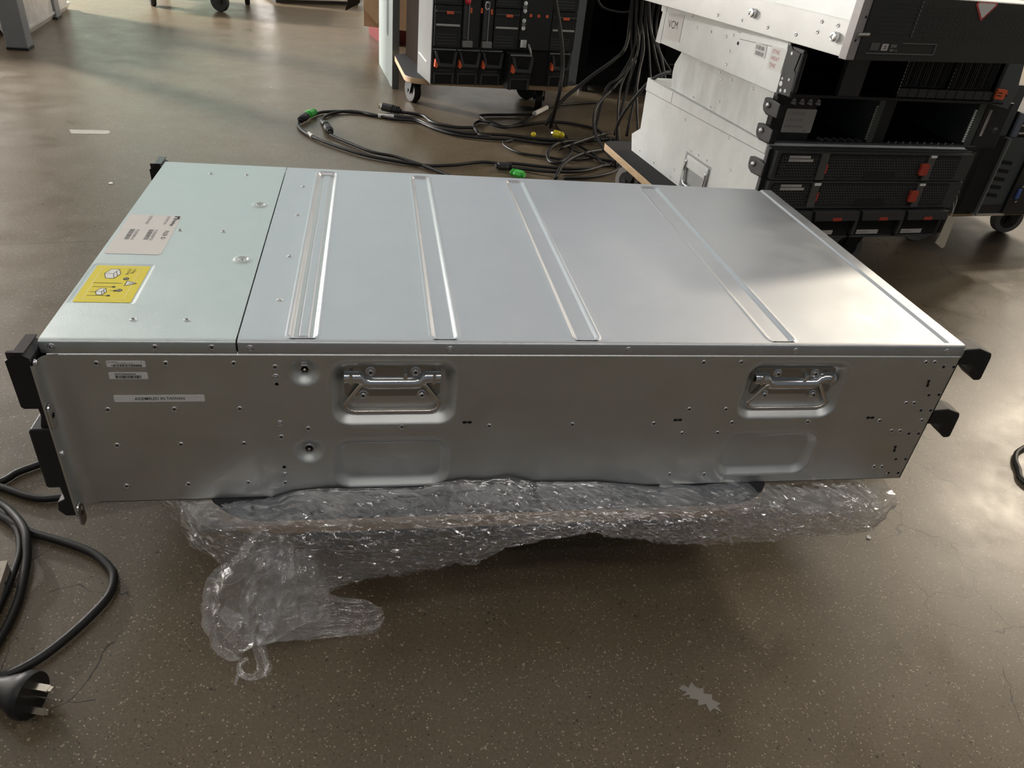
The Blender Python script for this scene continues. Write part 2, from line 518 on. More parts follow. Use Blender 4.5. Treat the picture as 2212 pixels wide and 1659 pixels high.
# ---------------------------------------------------------------- plywood dollies
def make_wheel(r, w, tyre, hub):
    b = MB()
    prof = [(0, -w / 2), (r * .62, -w / 2), (r * .68, -w * .5), (r * .93, -w * .5), (r, -w * .3), (r, w * .3), (r * .93, w * .5), (r * .68, w * .5), (r * .62, w / 2), (0, w / 2)]
    b.lathe(prof, 28, Matrix.Rotation(math.pi / 2, 4, 'Y'))
    for f in b.bm.faces:
        d = math.hypot(f.calc_center_median().y, f.calc_center_median().z)
        f.material_index = 0 if d > r * .64 else 1
    return b, [tyre, hub]

def caster(parent, x, y, top, turn, tyre, r=None):
    r = r or (top - .012) / 2 * 0.86
    b = MB()
    b.box(-.03, -.03, top - .006, .03, .03, top)
    b.cyl((0, 0, top - .022), (0, 0, top - .005), .019, 16)
    off = r * .45
    for s in (-1, 1):
        b.prism([(-.016, top - .02), (.016, top - .02), (off + .012, r - .010), (off - .012, r - .010)], 'x', s * .0155, s * .0185)
    b.box(-.018, -.016, top - .026, .018, .016, top - .018)
    b.cyl((-.021, off, r), (.021, off, r), .0055, 12)
    c = b.build('caster', DARK_METAL, parent, bevel=.001)
    c.location = (x, y, 0); c.rotation_euler = (0, 0, radians(turn))
    wb, mts = make_wheel(r, .024, tyre, DARK_METAL)
    w = wb.build('wheel', mts, c, smooth=True, angle=40)
    w.location = (0, off, r)
    return c

def make_dolly(label, loc, yaw, w, d, corner, casters, tyre=TYRE_GREY, top=.12, group=None):
    t = thing('plywood_dolly', label, 'dolly', (loc[0], loc[1], 0), yaw, group)
    b = MB()
    b.prism(rounded(0, 0, w, d, corner, 8), 'z', top - .018, top)
    b.bm.normal_update()
    bmesh.ops.recalc_face_normals(b.bm, faces=b.bm.faces[:])
    for f in b.bm.faces:
        f.material_index = 1 if abs(f.normal.z) > .7 else 0
    b.build('deck', [WOOD, CARPET], t, bevel=.0025)
    for x, y, a in casters:
        caster(t, x, y, top - .018, a, tyre)
    return t

make_dolly('carpeted plywood dolly under the long silver enclosure, wrapped in film', (.10, -.033), 0, .585, .44, .065,
           [(.09, .10, 20), (.50, .10, -15), (.09, .36, 10), (.50, .36, 40)])
make_dolly('plywood dolly carrying the stack of silver sided servers', (.878, .74), 5.2, .50, .55, .03,
           [(.44, .075, 75), (.06, .08, 20), (.075, .47, 30), (.44, .47, -20)])
make_dolly('plywood dolly under the blade chassis behind the cables', (.358, 1.845), 4.7, .56, .37, .05,
           [(.055, .195, 20), (.476, .17, -15), (.07, .32, 10), (.49, .32, 60)], BLACK_SOFT)
make_dolly('plywood dolly under the small black tower at the right edge', (1.535, .885), 9, .52, .46, .03,
           [(.075, .10, 60), (.40, .13, 75), (.07, .38, 10), (.44, .38, 0)])

# ---------------------------------------------------------------- the long silver storage enclosure
L_, W_, Z0, Z1 = 0.8389, 0.445, 0.12, 0.2919
box = thing('storage_enclosure', 'long silver steel storage enclosure lying across plastic wrapped dolly', 'storage enclosure', (0, 0, Z0))
ZB = Z1 - Z0

POCKETS = [(.2790, .1185, .0560, .0335, .017, .0105, .0110), (.6680, .1188, .0545, .0325, .017, .0105, .0110),
           (.2775, .0385, .0545, .0285, .018, .0062, .0085), (.6645, .0390, .0535, .0280, .018, .0062, .0085)]
CONES = [(.2018, .1420), (.2012, .0545)]
def side_depth(x, z):
    y = 0.0
    for cx, cz, hx, hz, r, dep, sl in POCKETS:
        d = sdbox(x, z, cx, cz, hx, hz, r)
        if d < .004:
            y = max(y, 0) + dep * (.55 * smoothstep(0.0008, -sl, d) + .45 * min(1, max(0, (.0004 - d) / sl)))
            y -= .0007 * math.exp(-((d - .0005) / .0018) ** 2)
    y += .0022 * smoothstep(.1586, .1612, z)
    for cx, cz in CONES:
        d = math.hypot(x - cx, z - cz)
        if d < .020:
            y += .0068 * (1 - smoothstep(.0045, .0152, d))
    return y
def axis_samples(lo, hi, step, zones, fine):
    out = []
    x = lo
    while x < hi - 1e-6:
        out.append(x)
        if any(a <= x <= c for a, c in zones):
            x += fine
        else:
            nxt = [a for a, c in zones if a > x + 1e-9]
            x = min([x + step] + nxt)
    out.append(hi)
    return out
b = MB()
xs = axis_samples(0.004, L_, .02, [(.180, .345), (.600, .735)], .0013)
zs = axis_samples(0.0, .1618, .0014, [(.1575, .1618)], .0004)
b.grid(xs, zs, lambda x, z: Vector((x, side_depth(x, z), z)))
sp = b.build('side_panel', ZINC_SIDE, box, smooth=True)
sp['label'] = 'long side panel with two handle pockets and two blank pressings'
b = MB()
b.box(0.002, .016, .0008, L_ - .001, W_, .168)
b.box(0.0, 0.0, 0, L_, .016, .0006)
b.box(L_ - .0012, 0.0, 0, L_, .016, .168)
b.build('inner_body', ZINC_SIDE, box)
# bent flange at the left end
b = MB()
prof = [(.0125, -.00003), (.0105, -.0002)] + [(.0095 - .0092 * math.sin(radians(k * 11.25)), -.0003 - .0092 * (1 - math.cos(radians(k * 11.25)))) for k in range(1, 9)] + [(.0003, -.0180), (-.0012, -.0185), (-.0015, -.004), (-.0012, .012)]
zz = [0, .005, .05, .09, .12, .155, .1600]
b.grid(range(len(prof)), zz, lambda i, z: Vector((prof[i][0], prof[i][1], z)))
for zc, y0 in ((-.012, -.0195), (.096, -.0185)):                   # rounded latch tabs with a screw hole
    rf_b = MB()
    rf_b.mi = 0; rf_b.prism(rounded(y0, zc, -.0080, zc + .024, .0045), 'x', .0010, .0024)
    rf_b.mi = 1; rf_b.lathe([(.0026, 0), (0, .0002)], 14, frame((.0025, (y0 - .0080) / 2, zc + .013), (0, 1, 0), (0, 0, 1)))
    rf_b.build('latch_tab', [CHROME, HOLE], box)
b.build('rack_flange', ZINC_SIDE, box, smooth=True, angle=50)

def lip(x0, x1, b):
    pr = [(.006, ZB), (.0028, ZB - .0002), (.0014, ZB - .0009), (.0008, ZB - .0022), (.0008, .1602), (.0018, .1602)]
    b.grid([x0, x1], range(len(pr)), lambda x, j: Vector((x, pr[j][0], pr[j][1])))
    b.prism([(p[0], p[1]) for p in pr] + [(.004, .1602)], 'x', x0, x0 + .0002)
    b.prism([(p[0], p[1]) for p in pr] + [(.004, .1602)], 'x', x1 - .0002, x1)
# front cover
TD = [(.1318, .3072), (.1327, .1585)]
def front_h(x, y):
    z = ZB
    for cx, cy in TD:
        d = math.hypot(x - cx, y - cy)
        if d < .012: z += .0014 * math.exp(-((d - .0062) / .0022) ** 2) - .001 * (1 - smoothstep(.003, .006, d))
    d = sdbox(x, y, .0287, .1028, .0262, .0388, .002)
    z -= .0005 * smoothstep(.0008, -.0008, d)
    return z
XS = .1492
b = MB()
b.grid(axis_samples(0, XS - .0008, .02, [(.0, .058), (.118, .146)], .0012), axis_samples(.006, W_, .02, [(.06, .145), (.145, .172), (.293, .321)], .0012), lambda x, y: Vector((x, y, front_h(x, y))))
lip(0, XS - .0008, b)
b.box(0, .004, ZB - .012, .0012, W_, ZB - .0006)
fc = b.build('front_cover', ZINC_FRONT, box, smooth=True, angle=40)
fc['label'] = 'greenish zinc front cover with stickers'
RIBS = [(.2014, .0108, .004), (.3218, .0103, .0022), (.4500, .0106, .0020), (.6435, .0117, .0018)]
def rear_h(x, y):
    z = ZB
    for k, (cx, hw, dep) in enumerate(RIBS):
        d = sdbox(x, y, cx, .2205, hw, .2130, .006)
        if d < .006:
            z -= dep * smoothstep(.0010, -.0030, d)
            z += .0007 * math.exp(-((d - .0022) / .0013) ** 2)
            if k == 0: z += .0016 * smoothstep(-.0055, -.0075, d)
    if x > .79:
        z -= .0018 * (smoothstep(.8150, .8170, x) - smoothstep(.8215, .8240, x)) * smoothstep(.004, .008, y)
    return z
b = MB()
b.grid(axis_samples(XS + .0004, L_, .02, [(.186, .217), (.307, .337), (.435, .465), (.627, .660), (.812, .828)], .0008),
       axis_samples(.006, W_, .02, [(.006, .018), (.425, .440)], .0010), lambda x, y: Vector((x, y, rear_h(x, y))))
lip(XS + .0004, L_, b)
b.box(L_ - .0012, .004, ZB - .012, L_, W_, ZB - .0006)
rc = b.build('rear_cover', ZINC_TOP, box, smooth=True, angle=40)
rc['label'] = 'silver rear cover with four pressed ribs'
b = MB(); b.box(XS - .0007, .004, ZB - .003, XS + .0003, W_ - .001, ZB - .0024); b.build('cover_gap', HOLE, box)

# rivets: one mesh, many copies
def rivet_mesh(r, plain=False):
    b = MB()
    b.mi = 0
    b.lathe([(r * 1.15, -.0003), (r * 1.12, .0003), (r * 1.0, .0006), (r * .78, .0007), (r * .72, .0003), (r * .55, .0003)] + ([(r * .5, .0010), (0, .0010)] if plain else []), 20)
    if not plain:
        b.mi = 1; b.lathe([(r * .55, .0003), (r * .34, .00025)], 20)
        b.mi = 2; b.lathe([(r * .34, .00025), (0, .0002)], 20)
    o = b.build('rivet', [CHROME, PLATE, HOLE], box, smooth=True)
    return o
SIDE_ROT = (math.pi / 2, 0, 0)
proto = rivet_mesh(.0024)
proto.location = (.0392, -.0002, .2709 - Z0); proto.rotation_euler = SIDE_ROT
side = [(0.0919, 0.2709), (0.1452, 0.271), (0.0392, 0.2245), (0.092, 0.2243), (0.1454, 0.2241), (0.0395, 0.1859), (0.0919, 0.1857), (0.1451, 0.1855), (0.0391, 0.1386), (0.0918, 0.1388), (0.1448, 0.1391), (0.1781, 0.2673), (0.1781, 0.1922), (0.202, 0.2012), (0.1776, 0.1373), (0.2856, 0.2018), (0.3673, 0.2014), (0.4484, 0.2016), (0.5308, 0.2013), (0.5649, 0.2725), (0.6029, 0.2726), (0.5639, 0.2183), (0.6025, 0.2178), (0.6136, 0.201), (0.6974, 0.2008), (0.5633, 0.1885), (0.6016, 0.1883), (0.5628, 0.135), (0.6013, 0.1336), (0.7798, 0.2006), (0.8014, 0.2729), (0.8113, 0.2729), (0.8011, 0.223), (0.8103, 0.2229), (0.8298, 0.2004), (0.7999, 0.1868), (0.8099, 0.1866), (0.7993, 0.1375), (0.8091, 0.1372)]
for x, z in side:
    copy_to(proto, box, (x, -.0002, z - Z0), SIDE_ROT)
for x in (.0858, .1295):
    copy_to(proto, box, (x, .0006, .2861 - Z0), SIDE_ROT)
for x, y in [(0.0614, 0.4074), (0.1042, 0.4083), (0.0608, 0.2274), (0.1041, 0.2273), (0.0619, 0.0358), (0.1043, 0.036)]:
    copy_to(proto, box, (x, y, ZB + .0001), (0, 0, 0))
for x, y in TD:
    copy_to(proto, box, (x, y, ZB - .0007), (0, 0, 0))
plain = rivet_mesh(.0027, True)
plain.location = (.0091, .0006, .2861 - Z0); plain.rotation_euler = SIDE_ROT
for x in (.1596, .3258, .4887, .6558, .8198):
    copy_to(plain, box, (x, .0006, .2855 - Z0), SIDE_ROT)
for x, z in ((.1781, .2574), (.1780, .2079), (.1779, .1476)):
    copy_to(plain, box, (x, -.0002, z - Z0), SIDE_ROT)
for x, y in [(0.1749, 0.375), (0.1757, 0.2817), (0.1768, 0.1701), (0.1762, 0.0756)]:
    copy_to(plain, box, (x, y, ZB - .0001), (0, 0, 0))
# punched holes and bow-tie slots
def hole_mesh():
    b = MB(); b.mi = 0
    b.lathe([(.0017, .0001), (.0012, .00015), (0, .0001)], 16)
    b.mi = 1; b.lathe([(.0021, -.0001), (.0017, .0002)], 16)
    return b.build('punched_hole', [HOLE, CHROME], box)
hp = None
for x, z in [(0.1783, 0.2503), (0.1781, 0.1572), (0.8237, 0.2679), (0.8354, 0.2679), (0.8229, 0.2333), (0.8346, 0.2338), (0.8226, 0.2138), (0.8342, 0.2137), (0.822, 0.1832), (0.8338, 0.183), (0.8216, 0.148), (0.8338, 0.1477), (0.821, 0.1281), (0.8333, 0.1277)]:
    if hp is None:
        hp = hole_mesh(); hp.location = (x, -.0002, z - Z0); hp.rotation_euler = SIDE_ROT
    else:
        copy_to(hp, box, (x, -.0002, z - Z0), SIDE_ROT)
def slot(x, z, vertical):
    b = MB()
    for s in (-1, 1):
        b.box(s * .0026 - .0016, -.0003, -.0013, s * .0026 + .0016, .0001, .0013)
    b.box(-.0014, -.0003, -.0006, .0014, .0001, .0006)
    o = b.build('bow_tie_slot', HOLE, box)
    o.location = (x, 0, z - Z0)
    if vertical: o.rotation_euler = (0, radians(78), 0)
for x, z, v in [(0.3459, 0.2061, 0), (0.5549, 0.2054, 0), (0.7672, 0.205, 0), (0.8156, 0.2477, 1), (0.8142, 0.1625, 1)]:
    slot(x, z, v)
for k, (x, z) in enumerate(CONES):
    b = MB()
    M = frame((x, .0066, z), (1, 0, 0), (0, 0, 1))
    b.mi = 0
    b.lathe([(.0052, -.0002), (.0050, .0012), (.0044, .0018), (.0036, .0018), (.0032, .0008)], 6 if k == 0 else 20, M)
    b.mi = 1; b.lathe([(.0034, .0009), (0, .0006)], 20, M)
    b.mi = 0; b.lathe([(.0014, .0), (.0014, .0030), (.0010, .0034), (0, .0034)], 12, M)
    b.build('captive_nut', [CHROME, HOLE], box, smooth=True, angle=30)

# fold down handles in their pockets
def chest_handle(cx, top, bottom, s):
    fl = .0103
    b = MB()
    b.prism(rounded(cx - .0425 * s, bottom, cx + .0425 * s, top, .004), 'y', fl - .0012, fl + .001)
    plate = b.build('handle', PLATE, box, bevel=.0003)
    plate['label'] = 'dark plate of a fold down wire handle'
    # formed hinge bracket
    b = MB()
    zc = top - .0118
    zl = zc - .0062
    path = [(-.0425, zc), (-.0305, zc), (-.0270, zc - .0010), (-.0245, zl + .0010), (-.020, zl), (.020, zl), (.0245, zl + .0010), (.0270, zc - .0010), (.0305, zc), (.0425, zc)]
    pr = [(.0030, -.0062), (.0052, -.0045), (.0062, -.0015), (.0060, .0015), (.0046, .0040), (.0018, .0050), (-.0002, .0050)]
    b.grid(range(len(path)), range(len(pr)), lambda i, j: Vector((cx + path[i][0] * s, fl - .0008 - pr[j][0], path[i][1] + pr[j][1])))
    b.grid(range(len(path)), range(2), lambda i, j: Vector((cx + path[i][0] * s, fl - .0010 - .0001 * j, path[i][1] + (-.0062 if j else .0050))))
    for sgn in (-1, 1):
        b.box(cx + sgn * .0365 * s - .0014, fl - .0085, zc - .004, cx + sgn * .0365 * s + .0014, fl - .0060, zc + .006)
    b.build('hinge_bracket', CHROME, plate, smooth=True, angle=50)
    b = MB()
    zt = zl - .002; zbm = bottom - .0150
    pts = [(cx - .0255 * s, fl - .005, zt + .0025), (cx - .0290 * s, fl - .005, zt + .0005), (cx - .0335 * s, fl - .005, zt - .0060), (cx - .0385 * s, fl - .005, zt - .0135), (cx - .0418 * s, fl - .0048, zt - .0185), (cx - .0426 * s, fl - .0045, zbm + .0075), (cx - .0405 * s, fl - .0042, zbm + .0032), (cx - .0365 * s, fl - .004, zbm + .0008), (cx - .0310 * s, fl - .004, zbm), (cx, fl - .004, zbm)]
    pts = pts + [(2 * cx - p[0], p[1], p[2]) for p in pts[-2::-1]]
    b.tube(catmull(pts, 6), .0019, 10)
    b.build('bail', STEEL_WIRE, plate, smooth=True)
    def screw(x, z):
        b = MB()
        M = frame((x, fl - .0012, z), (1, 0, 0), (0, 0, 1))
        b.mi = 0; b.lathe([(.0046, 0), (.0046, .0006), (.0042, .0009), (.0032, .0010), (.0030, .0022), (.0022, .0030), (.0012, .0031)], 20, M)
        b.mi = 1; b.lathe([(.0012, .0031), (0, .0022)], 6, M)
        b.build('screw', [CHROME, HOLE], plate, smooth=True, angle=50)
    screw(cx - .0195 * s, top - .006); screw(cx + .0200 * s, top - .006)
    screw(cx - .0263 * s, top - .0310); screw(cx + .0263 * s, top - .0310)
    b = MB(); b.prism([(cx + .009 * s, top - .013), (cx + .013 * s, top - .013), (cx + .0125 * s, top - .006), (cx + .0095 * s, top - .006)], 'y', fl - .0062, fl - .0012)
    b.build('spring_tab', CHROME, plate, bevel=.0008)
chest_handle(.2772, .2635 - Z0, .2302 - Z0, 1.0)
chest_handle(.6702, .2610 - Z0, .2295 - Z0, 1.02)

# black end caps with their latches at both front corners
def end_cap(y0, y1, sgn):
    def c(pts, a, d, name='end_cap', mt=BLACK):
        b = MB(); b.prism(pts, 'y', a, d); return b.build(name, mt, box, bevel=.0012)
    a, d = (y0, y1)
    up = c([(.0, .166), (-.0085, .172), (-.0180, .164), (-.0172, .121), (-.0155, .119), (-.0004, .119), (-.0004, .166)], a, d)
    up['label'] = 'upper black plastic end cap'
    b = MB(); b.box(-.0112, a - .0002, .1712, -.003, d, .1722); b.box(-.0165, a + .001, .1655, -.0095, a + .004, .1715)
    b.build('cap_lens', mat('smoked_lens', (.030, .022, .026), .25), up)
    low = c([(-.0004, .098), (-.0165, .098), (-.0180, .095), (-.0180, .0365), (-.0165, .0345), (-.0004, .0345)], a, d)
    low['label'] = 'lower black plastic end cap'
    c([(-.0004, .1200), (-.0075, .1200), (-.0065, .110), (-.0095, .0975), (-.0004, .0975)], a + .003, d, 'latch_arm')
    c([(-.0004, .0350), (-.0080, .0350), (-.0070, .021), (-.0135, .017), (-.0150, .008), (-.0100, .001), (-.0004, .001)], a, d, 'cap_foot')
end_cap(-.0180, .010, 1)
end_cap(.435, .4632, -1)
b = MB(); b.box(-.003, .012, .004, .001, .433, .168); b.build('drive_bezel', BLACK, box)
for z, yy in ((.160, -.0135), (.069, -.0135), (.004, -.012)):
    b = MB(); b.lathe([(.0032, 0), (.0032, .0008), (.0022, .0022), (0, .0026)], 14, frame((.0003, yy, z), (0, 1, 0), (0, 0, 1)))
    b.build('flange_screw', CHROME, box, smooth=True)
# black cable hooks at the right hand end
def hook(z):
    b = MB()
    b.prism([(.8390, z), (.8580, z + .0015), (.8735, z - .004), (.8752, z - .009), (.8765, z - .0345), (.8745, z - .0365), (.8690, z - .0365), (.8580, z - .0275), (.8615, z - .0180), (.8390, z - .0175)], 'y', .001, .022)
    h = b.build('cable_hook', BLACK, box, bevel=.0015)
    return h
hook(.2868 - Z0); hook(.2120 - Z0)

# stickers on the side panel
def sticker(name, x0, z0, x1, z1, label, mt=PAPER):
    b = MB(); b.prism(rounded(x0, z0 - Z0, x1, z1 - Z0, .0006, 2), 'y', -.0004, -.0001)
    o = b.build(name, mt, box); o['label'] = label
    return o
SX, SZ = (1, 0, 0), (0, 0, 1)
s1 = sticker('sticker', .0468, .2676, .0764, .2734, 'narrow white barcode sticker')
b = MB(); place_text(b, 'SAS WWN', .0016, frame((.0476, -.0005, .2719 - Z0), SX, SZ)); place_text(b, 'A1', .0013, frame((.0725, -.0005, .2719 - Z0), SX, SZ))
place_text(b, '5 00A 098000 176413', .0015, frame((.0535, -.0005, .2706 - Z0), SX, SZ))
barcode(b, (.0505, -.0005, .2680 - Z0), SX, SZ, .0235, .0022, 3, 40); b.build('lettering', INK, s1, recalc=False)
s2 = sticker('sticker', .0466, .2558, .0763, .2622, 'white serial number sticker')
b = MB(); place_text(b, 'SHFNC2006000366', .0020, frame((.0512, -.0005, .2602 - Z0), SX, SZ), thin=.00004)
barcode(b, (.0512, -.0005, .2565 - Z0), SX, SZ, .0205, .0030, 8, 34); b.build('lettering', INK, s2, recalc=False)
s3 = sticker('sticker', .0462, .2326, .1180, .2392, 'long white sticker')
b = MB(); place_text(b, 'ASSEMBLED IN TAIWAN', .0041, frame((.0822, -.0005, .23455 - Z0), SX, SZ), thin=.00003, align='CENTER', sx=.90); b.build('lettering', INK, s3, recalc=False)

# white identification label on the front cover (read from the left end)
TX, TY = (0, -1, 0), (1, 0, 0)
def top_frame(x, y, up=.0004): return frame((x, y, ZB + up), TX, TY)
b = MB(); b.prism(rounded(.0035, .1648, .0553, .2656, .0035, 4), 'z', ZB, ZB + .0003)
wl = b.build('identification_label', PAPER_PINK, box); wl['label'] = 'large white identification label'
b = MB()
for q in ((.0488, .2640, .0535, .2628), (.0488, .2640, .0500, .2560), (.0488, .2572, .0535, .2560), (.0523, .2632, .0535, .2568)):
    pass
# square n mark
M = top_frame(.0486, .2640)
b.poly([M @ Vector(p) for p in ((0, 0, 0), (.0028, 0, 0), (.0028, .0032, 0), (.0062, .0032, 0), (.0062, 0, 0), (.0090, 0, 0), (.0090, .0056, 0), (0, .0056, 0))])
place_text(b, 'NetApp', .0052, top_frame(.0488, .2535), thin=.00012)
place_text(b, 'FILER ID', .0062, top_frame(.0468, .2240))
b.build('lettering', INK, wl, recalc=False)
b = MB()
place_text(b, 'SYSTEM SN1:', .0042, top_frame(.0412, .2632)); place_text(b, 'SYSTEM SN2:', .0042, top_frame(.0235, .2632))
place_text(b, '952030000150', .0046, top_frame(.0368, .2255)); place_text(b, '952030000145', .0046, top_frame(.0190, .2255))
barcode(b, (.0310, .2255, ZB + .0004), TX, TY, .0270, .0046, 21); barcode(b, (.0130, .2255, ZB + .0004), TX, TY, .0270, .0046, 22)
b.build('fine_print', INK_GREY, wl, recalc=False)

# yellow two person lift sticker
b = MB(); b.prism(rounded(.0055, .0662, .0521, .1390, .001, 2), 'z', ZB - .0006, ZB - .0002)
yl = b.build('lifting_sticker', YELLOW, box); yl['label'] = 'yellow two person lift warning sticker'
zt = ZB - .0001
def Y2(u, v, k=0): return Vector((.0288 + v, .1026 - u, zt + k * .00004))    # u along the reading direction, v upwards
b = MB()
def outline_box(bb, u0, v0, u1, v1, w):
    for q in (((u0, v0), (u1, v0 + w)), ((u0, v1 - w), (u1, v1)), ((u0, v0), (u0 + w, v1)), ((u1 - w, v0), (u1, v1))):
        (a, c), (d, e) = q
        bb.poly([Y2(a, c), Y2(d, c), Y2(d, e), Y2(a, e)])
outline_box(b, -.0318, -.0175, .0318, .0165, .0007)
b.build('sticker_border', YELLOW_PALE, yl, recalc=False)
def line(bb, p, q, w, k=1):
    p = Vector((p[0], p[1], 0)); q = Vector((q[0], q[1], 0)); d = (q - p).normalized(); n = Vector((-d.y, d.x, 0)) * w / 2
    bb.poly([Y2(*(v.xy), k) for v in (p - n, q - n, q + n, p + n)])
b = MB(); k_ = MB()
def carton(ox, oy, s):
    A, B_, C_, D, E_, F, G_ = [(ox + x * s, oy + y * s) for x, y in ((-1, .25), (0, -.1), (1, .25), (1, 1.0), (0, .7), (-1, 1.0), (0, 1.35))]
    for f in ((A, B_, E_, F), (B_, C_, D, E_), (F, E_, D, G_)):
        b.poly([Y2(*p, 1) for p in f])
    for p, q in ((A, B_), (B_, C_), (C_, D), (D, E_), (E_, F), (F, A), (B_, E_), (F, G_), (G_, D), ((ox - .5 * s, oy + .85 * s), (ox + .5 * s, oy + 1.175 * s))):
        line(k_, p, q, .00055, 2)
carton(-.0190, -.0115, .0095)
carton(.0170, -.0095, .0062)
b.poly([Y2(-.0048, .0105, 1), Y2(.0048, .0105, 1), Y2(0, .0195, 1)])
for p, q in (((-.0048, .0105), (.0048, .0105)), ((.0048, .0105), (0, .0195)), ((0, .0195), (-.0048, .0105))): line(k_, p, q, .0007, 2)
line(k_, (0, .0128), (0, .0172), .0009, 2)
line(k_, (0, -.0168), (0, .0072), .0007)
for u in (.0075, .0245, .0150):
    v0 = -.0150 if u != .0150 else -.0030
    line(k_, (u, v0 if u != .0150 else .0010), (u, .0005 if u != .0150 else .0035), .0006)
    k_.poly([Y2(u + .0014 * math.cos(a * .5236), .0022 + (.003 if u == .0150 else 0) + .0017 * math.sin(a * .5236), 1) for a in range(12)])
line(k_, (.0175, -.0150), (.0175, -.0098), .0006)
for u, s in ((-.0090, '1'), (.0140, '2')):
    k_.poly([Y2(u + .0026 * math.cos(a * .2618), .0085 + .0026 * math.sin(a * .2618), 1) for a in range(24)])
    me_M = Matrix.Identity(4)
    place_text(b, s, .0042, frame(Y2(u, .0070, 3), TX, TY), thin=.0001, align='CENTER')
for s, v in (('> 55 kg', .0100), ('(>121 lbs)', .0060)):
    place_text(k_, s, .0037, frame(Y2(-.0295, v, 2), TX, TY), thin=.00003, sx=.8)
b.build('pictogram_fill', WHITE, yl, recalc=False)
k_.build('pictogram', INK, yl, recalc=False)

# ---------------------------------------------------------------- crumpled stretch film around the dolly
def film_material(name, haze_lo, haze_hi, gl_lo, gl_hi, rough):
    M = bpy.data.materials.new(name); M.use_nodes = True
    nt = M.node_tree; N = nt.nodes; L = nt.links
    N.remove(N['Principled BSDF'])
    tc = N.new('ShaderNodeTexCoord')
    n1 = N.new('ShaderNodeTexNoise'); n1.inputs['Scale'].default_value = 70; n1.inputs['Detail'].default_value = 4; n1.inputs['Distortion'].default_value = 1.5
    mp = N.new('ShaderNodeMapping'); mp.inputs['Scale'].default_value = (.45, 1, 1.3); mp.inputs['Rotation'].default_value = (.3, .5, .2)
    L.new(tc.outputs['Object'], mp.inputs[0]); L.new(mp.outputs[0], n1.inputs[0])
    v1 = N.new('ShaderNodeTexVoronoi'); v1.feature = 'DISTANCE_TO_EDGE'; v1.inputs['Scale'].default_value = 75
    L.new(mp.outputs[0], v1.inputs['Vector'])
    add = N.new('ShaderNodeMath'); add.operation = 'MULTIPLY_ADD'; add.inputs[1].default_value = .5
    L.new(n1.outputs[0], add.inputs[0]); L.new(v1.outputs['Distance'], add.inputs[2])
    bp = N.new('ShaderNodeBump'); bp.inputs['Strength'].default_value = .5; bp.inputs['Distance'].default_value = .005
    L.new(add.outputs[0], bp.inputs['Height'])
    tr = N.new('ShaderNodeBsdfTransparent'); tr.inputs[0].default_value = (.97, .97, .97, 1)
    gl = N.new('ShaderNodeBsdfGlossy'); gl.inputs['Roughness'].default_value = rough; gl.inputs[0].default_value = (.97, .97, 1, 1)
    L.new(bp.outputs[0], gl.inputs['Normal'])
    tl = N.new('ShaderNodeBsdfTranslucent'); tl.inputs[0].default_value = (.80, .79, .78, 1)
    df = N.new('ShaderNodeBsdfDiffuse'); df.inputs[0].default_value = (.80, .79, .78, 1)
    md = N.new('ShaderNodeMixShader'); L.new(tl.outputs[0], md.inputs[1]); L.new(df.outputs[0], md.inputs[2])
    lw = N.new('ShaderNodeLayerWeight'); lw.inputs['Blend'].default_value = .30; L.new(bp.outputs[0], lw.inputs['Normal'])
    r1 = N.new('ShaderNodeMapRange'); r1.inputs[3].default_value = gl_lo; r1.inputs[4].default_value = gl_hi
    L.new(lw.outputs['Facing'], r1.inputs[0])
    m1 = N.new('ShaderNodeMixShader'); L.new(r1.outputs[0], m1.inputs[0]); L.new(tr.outputs[0], m1.inputs[1]); L.new(gl.outputs[0], m1.inputs[2])
    n2 = N.new('ShaderNodeTexNoise'); n2.inputs['Scale'].default_value = 24; n2.inputs['Detail'].default_value = 7; n2.inputs['Roughness'].default_value = .7; L.new(tc.outputs['Object'], n2.inputs[0])
    r2 = N.new('ShaderNodeMapRange'); r2.inputs[1].default_value = .48; r2.inputs[2].default_value = .80; r2.inputs[3].default_value = haze_lo; r2.inputs[4].default_value = haze_hi
    L.new(n2.outputs[0], r2.inputs[0])
    hz = r2.outputs[0]
    for rot, sc in ((.55, 1.0), (-.75, .8)):
        ms = N.new('ShaderNodeMapping'); ms.inputs['Rotation'].default_value = (0, rot, 0); ms.inputs['Scale'].default_value = (16 * sc, 30, 330 * sc)
        L.new(tc.outputs['Object'], ms.inputs[0])
        n3 = N.new('ShaderNodeTexNoise'); n3.inputs['Scale'].default_value = 1.0; n3.inputs['Detail'].default_value = 3; n3.inputs['Distortion'].default_value = .4; L.new(ms.outputs[0], n3.inputs[0])
        r3 = N.new('ShaderNodeMapRange'); r3.inputs[1].default_value = .635; r3.inputs[2].default_value = .74; r3.inputs[3].default_value = 0; r3.inputs[4].default_value = .42
        L.new(n3.outputs[0], r3.inputs[0])
        ad = N.new('ShaderNodeMath'); ad.operation = 'ADD'; ad.use_clamp = True; L.new(hz, ad.inputs[0]); L.new(r3.outputs[0], ad.inputs[1]); hz = ad.outputs[0]
    m2 = N.new('ShaderNodeMixShader'); L.new(hz, m2.inputs[0]); L.new(m1.outputs[0], m2.inputs[1]); L.new(md.outputs[0], m2.inputs[2])
    L.new(m2.outputs[0], N['Material Output'].inputs[0])
    return M
FILM = film_material('stretch_film', .012, .20, .13, .80, .075)
FILM_BUNCH = film_material('gathered_stretch_film', .12, .54, .18, .80, .085)
def interp(x, pts, k):
    for p, q in zip(pts, pts[1:]):
        if x <= q[0]:
            t = max(0, (x - p[0]) / (q[0] - p[0])); return p[k] + (q[k] - p[k]) * t
    return pts[-1][k]
